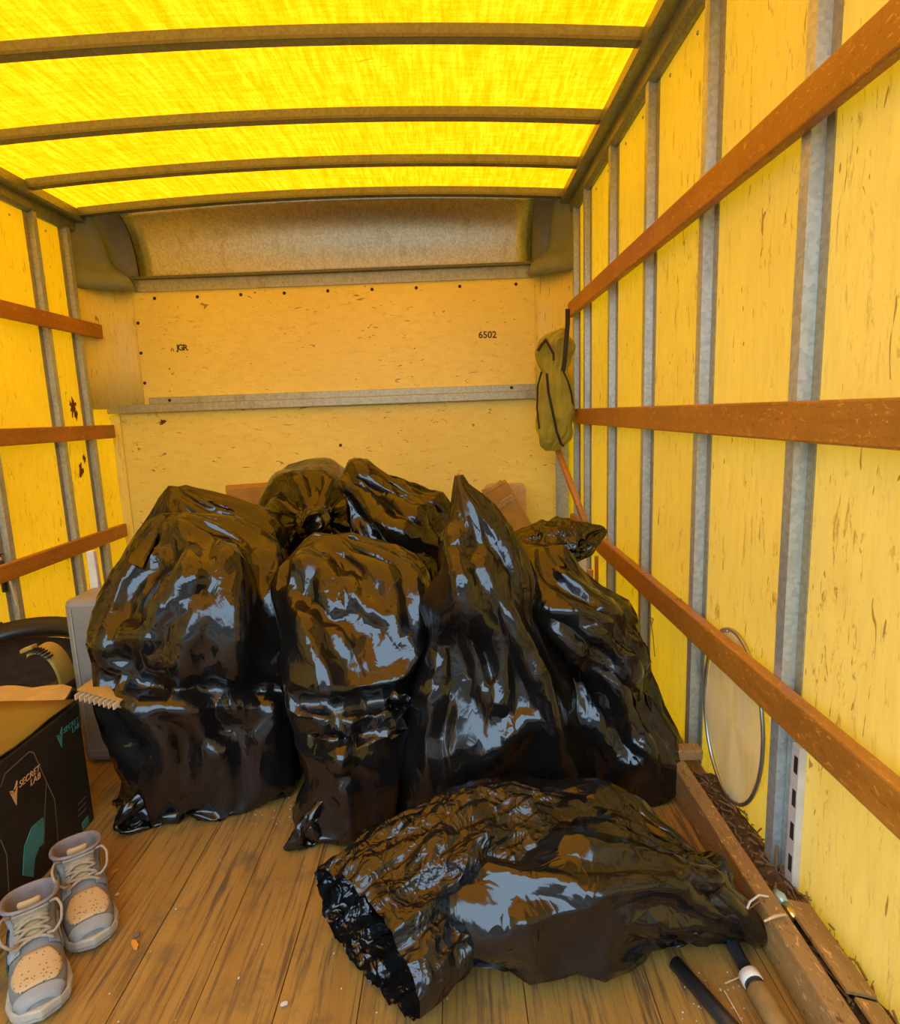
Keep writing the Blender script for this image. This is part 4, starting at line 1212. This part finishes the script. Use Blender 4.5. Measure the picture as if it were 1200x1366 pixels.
local(MB().tube([gpx(722, 496), gpx(717, 515, 2.70), gpx(716, 545, 2.71), gpx(719, 572, 2.71)], .004, 6).build('piping', 'black_webbing'), gb)
local(MB().tube([gpx(729, 498), gpx(731, 522), gpx(737, 550, 2.683), gpx(742, 575, 2.683), gpx(748, 592, 2.69), gpx(752, 595, 2.69)], .0055, 6).build('zipper', 'black_webbing'), gb)
local(MB().tube([gpx(727, 452), gpx(733, 463), gpx(738, 472), gpx(738, 481)], .005, 6).build('zipper', 'black_webbing'), gb)
local(MB().tube([gpx(717, 468), gpx(722, 460), gpx(728, 453)], .007, 6).build('piping', 'black_webbing'), gb)

# wooden handle leaning on the rail, loose timber behind the right bag
h0, h1 = px(740, 590, 2.84), Vector((2.272, 2.476, 0.443))
o = MB().tube([h0 + (h0 - h1) * .08, h0, h1], .014, 12).build('tool_handle', 'handle_wood', smooth=True); tag(o, 'orange wooden tool handle leaning on the lower right rail below olive bag', 'handle')
wp = px(775, 740, 1.96); wq = px(771, 800, 1.96)
o = MB().box(wp.x - .015, wp.x + .015, 1.945, 1.975, .002, wp.z).build('post', 'white_plastic', bevel=.006); tag(o, 'pale round-topped post standing behind the right bag', 'post')
for i, (u, v, dx, dy, w_, lab) in enumerate(((786, 760, .03, .0, .014, 'raw wooden slat standing behind the right bag, next to pale post'), (795, 742, -.02, .05, .007, 'thin orange wooden stick leaning behind the right bag near wall'), (791, 778, .05, .03, .010, 'short split timber piece leaning on the right wall behind bag'))):
    tq = px(u, v, 1.99 + .05 * i)
    o = MB().tube([(tq.x - dx, tq.y + dy, .004), (tq.x, tq.y, tq.z)], w_, 5).build('timber', 'raw_wood' if i == 0 else 'handle_wood'); tag(o, lab, 'timber')

# ------------------------------------------------------------------ right wall: hoop, slotted strip, wires, rubble in the gap
hoop = empty('hoop_sheet', (2.322, 1.215, 0.05))
tag(hoop, 'clear plastic sheet stretched on a wire hoop behind the lower right rail', 'hoop')
hc = Vector((2.322, 1.242, 0.236)); hy, hz = 0.138, 0.192
hp_ = [hc + Vector((0, hy * math.cos(2 * PI * k / 48), hz * math.sin(2 * PI * k / 48))) for k in range(48)]
loc_part(MB().tube(hp_ + hp_[:1], .0042, 6, cap=False), 'rim', 'wire', hoop, smooth=True)
hp2 = [hc + Vector((-.004, hy * .96 * math.cos(a), hz * 1.0 * math.sin(a) - .004)) for a in [PI * .1 + PI * .35 * k / 12 for k in range(13)]]
loc_part(MB().tube(hp2, .003, 6), 'rim', 'wire', hoop, smooth=True)
rows = [[hc + Vector((.004 * math.sin(5 * a) * r_ + .002, hy * r_ * math.cos(a), hz * r_ * math.sin(a))) for a in [2 * PI * k / 48 for k in range(48)]] for r_ in (.98, .7, .4, .1)]
mb = MB().grid(rows, close=True); mb.f.append(tuple(range(3 * 48, 4 * 48)))
loc_part(mb, 'sheet', 'clear_sheet', hoop, smooth=True)
# slotted strip beside the nearest stud
ss = MB().box(W - .014, W - .0002, 0.990, 1.014, .003, .305).build('slotted_strip', 'white_strip', wr, bevel=.001)
for z in (.27, .205, .14, .075):
    MB().box(W - .0152, W - .0142, .993, 1.003, z - .016, z + .016).build('slot', 'black_plastic', ss)
MB().box(W - .010, W - .0002, 1.0165, 1.034, .003, .33).build('backing_strip', 'galvanised', wr)
# end block of the kick board
o = MB().box(2.226, 2.30, 1.325, 1.36, .0795, .105).build('wood_block', 'kick_wood', bevel=.003); tag(o, 'small wooden block lying on the kick board end by right bag', 'block')
# wires
for lab, pts in (('bent wire hook hanging on the right wall below the lower rail, farther one', [pxx(866, 822, 2.333), pxx(871, 826, 2.326), pxx(869, 833, 2.326), pxx(867, 826, 2.33), pxx(871, 850, 2.333), pxx(873, 876, 2.334)]),
                 ('thin wire hanging beside the clear hoop below the rail', [pxx(928, 868, 2.330), pxx(931, 888, 2.330), pxx(935, 908, 2.334)]),
                 ('small wire ring resting on top of the lower right rail', [pxx(900, 806, 2.30), pxx(903, 798, 2.302), pxx(908, 799, 2.305), pxx(907, 807, 2.305)])):
    o = MB().tube(pts, .0018, 6).build('wire', 'wire'); tag(o, lab, 'wire')

# rubble and litter in the gap between kick board and wall
rnd = random.Random(17)
rows = []
for i in range(60):
    y = .36 + (1.34 - .36) * i / 59
    rows.append([(2.2595 + .079 * k / 6, y, .020 + .016 * math.sin(PI * k / 6) + rnd.uniform(0, .012)) for k in range(7)])
o = MB().grid(rows).build('gap_dirt', 'dirt'); tag(o, 'dark dirt and crumbs filling the gap behind the kick board', 'dirt', kind='stuff')
mb = MB()
for i in range(260):
    y = rnd.uniform(.6, 1.33); x = rnd.uniform(2.266, 2.334); z = rnd.uniform(.036, .052)
    a = rnd.uniform(0, PI); l_ = rnd.uniform(.004, .016)
    d_ = Vector((math.cos(a) * .5, math.sin(a), rnd.uniform(-.3, .3))) * l_
    mb.tube([Vector((x, y, z)) - d_, Vector((x, y, z)) + d_], rnd.uniform(.0007, .0022), 4)
o = mb.build('leaf_litter', 'twig'); tag(o, 'twigs and leaf crumbs scattered in the gap behind the kick board', 'litter', kind='stuff')
for lab, a, b, r_ in (('pale pointed wooden stick lying across the kick board', pz(1019, 1229, .083), pz(1047, 1220, .085), .0028), ('thin dry stalk bent over the kick board', pz(998, 1213, .082), pz(1023, 1198, .088), .0012), ('brown twig standing against the near stud base', Vector((2.318, 1.028, .03)), Vector((2.318, 1.03, .085)), .004)):
    o = MB().tube([a, (a + b) / 2 + Vector((0, 0, .003)), b], [r_ * .6, r_, r_ * .7], 6).build('stick', 'stick_wood' if 'pale' in lab else 'twig'); tag(o, lab, 'stick')
o = MB().tube([pz(992, 1222, .083), pz(1000, 1203, .095), pz(1012, 1194, .098), pz(1024, 1196, .09)], .0018, 6).build('plastic_tie', 'white_strip'); tag(o, 'curled pale plastic tie over the kick board edge', 'tie')
lp = empty('metal_fitting', (2.28, .935, .05)); tag(lp, 'small metal fitting with teal and brass ends in the gap behind kick board', 'fitting')
f0, f1, f2 = pz(1034, 1190, .062), pz(1046, 1206, .060), pz(1060, 1226, .056)
loc_part(MB().tube([f0, (f0 + f1) / 2, f1], [.008, .011, .008], 12), 'lens', 'glass_teal', lp, smooth=True)
loc_part(MB().tube([f1, f2], [.007, .008], 10), 'barrel', 'brass', lp, smooth=True)
o = MB().obox((2.300, .845, .055), (.022, 0, -.006), (0, .085, .0), (.001, 0, .003)).build('weathered_strip', 'kick_wood', bevel=.001); tag(o, 'weathered flat wood strip lying against the wall foot near the camera', 'wood strip')
o = MB().obox((2.304, .70, .050), (.018, 0, -.006), (0, .055, .0), (.001, 0, .003)).build('weathered_strip', 'kick_wood', bevel=.001); tag(o, 'weathered wood strip at the lower right frame corner', 'wood strip')

# ------------------------------------------------------------------ poles at the front right
pr_ = empty('metal_pole', (2.17, .70, 0)); tag(pr_, 'brass-coloured metal pole with white end cap beside the kick board', 'pole')
pa, pb_ = pz(1000, 1303, .018), Vector((2.190, .42, .018))
dv = (pb_ - pa).normalized()
loc_part(MB().tube([pa + dv * .022, pb_], .0165, 16), 'tube', 'pole_brass', pr_, smooth=True)
loc_part(MB().tube([pa + dv * .012, pa + dv * .022], .0150, 16), 'collar', 'black_plastic', pr_, smooth=True)
loc_part(MB().tube([pa - dv * .006, pa - dv * .004, pa + dv * .010, pa + dv * .012], [.012, .0165, .0165, .015], 16), 'end_cap', 'cap_white', pr_, smooth=True)
o = MB().tube([pz(985, 1275, .012) + Vector((0, .03, 0)), pz(992, 1288, .012)], .011, 10).build('dark_plug', 'pole_black'); tag(o, 'dark stub on the floor between the fallen bag and the white pole cap', 'plug')
b0_, b1_ = pz(900, 1284, .011), Vector((2.175, .42, .011))
b1_ = pz(972, 1366, .011) + (pz(972, 1366, .011) - b0_) * 0.9
o = MB().tube([b0_, b1_], .0115, 12).build('black_pole', 'pole_black', smooth=True); tag(o, 'thin black pole sticking out from under the fallen bag', 'pole')

# floor litter
def chip(label, u, v, l_, w_, ang, mat, h_=.003):
    q = pz(u, v, .002)
    d_ = Vector((math.cos(ang), math.sin(ang), 0)); n_ = Vector((-d_.y, d_.x, 0))
    mb = MB().extrude([(-l_, -w_ * .5), (-l_ * .3, -w_), (l_ * .8, -w_ * .7), (l_, w_ * .2), (l_ * .4, w_), (-l_ * .7, w_ * .6)], q, q + Vector((0, 0, h_)), d_, n_)
    o = mb.build('wood_chip', mat); tag(o, label, 'chip'); return o
chip('large orange wood chip on the floor right of the sneakers', 180, 1261, .013, .005, -.9, 'chip_orange')
chip('small orange chip on the floor between sneakers and large left bag', 153, 1163, .008, .003, .9, 'chip_orange')
chip('brown crumb beside the large orange chip', 182, 1248, .006, .005, .3, 'pebble', .005)
chip('pale chip on the floor above the large orange chip', 156, 1194, .004, .002, .6, 'speck_white')
chip('white scrap on the floor left of the fallen bag', 379, 1340, .006, .003, .2, 'speck_white')
mb = MB(); rnd = random.Random(5)
for i in range(80):
    u, v = rnd.choice(((rnd.uniform(330, 420), rnd.uniform(1060, 1100)), (rnd.uniform(910, 1000), rnd.uniform(1295, 1366)), (rnd.uniform(120, 900), rnd.uniform(1120, 1366))))
    q = pz(u, v, .0015); r_ = rnd.uniform(.0005, .0013)
    mb.obox(q, (r_, 0, 0), (0, r_ * rnd.uniform(.5, 1.6), 0), (0, 0, r_ * .6))
o = mb.build('floor_crumbs', 'speck_white'); tag(o, 'tiny pale crumbs scattered over the floor boards', 'crumbs', kind='stuff')
for i, (u, v, d_) in enumerate(((966, 1322, .02), (985, 1304, .03))):
    q = pz(u, v, .003)
    o = MB().tube([q, q + Vector((.004 - .03 * i, -.03 - d_ + .05 * i, .001))], .0014, 5).build('straw', 'stick_wood'); tag(o, ('thin dry straw lying between black pole and white cap', 'second dry straw lying flat beside the white pole cap')[i], 'straw')
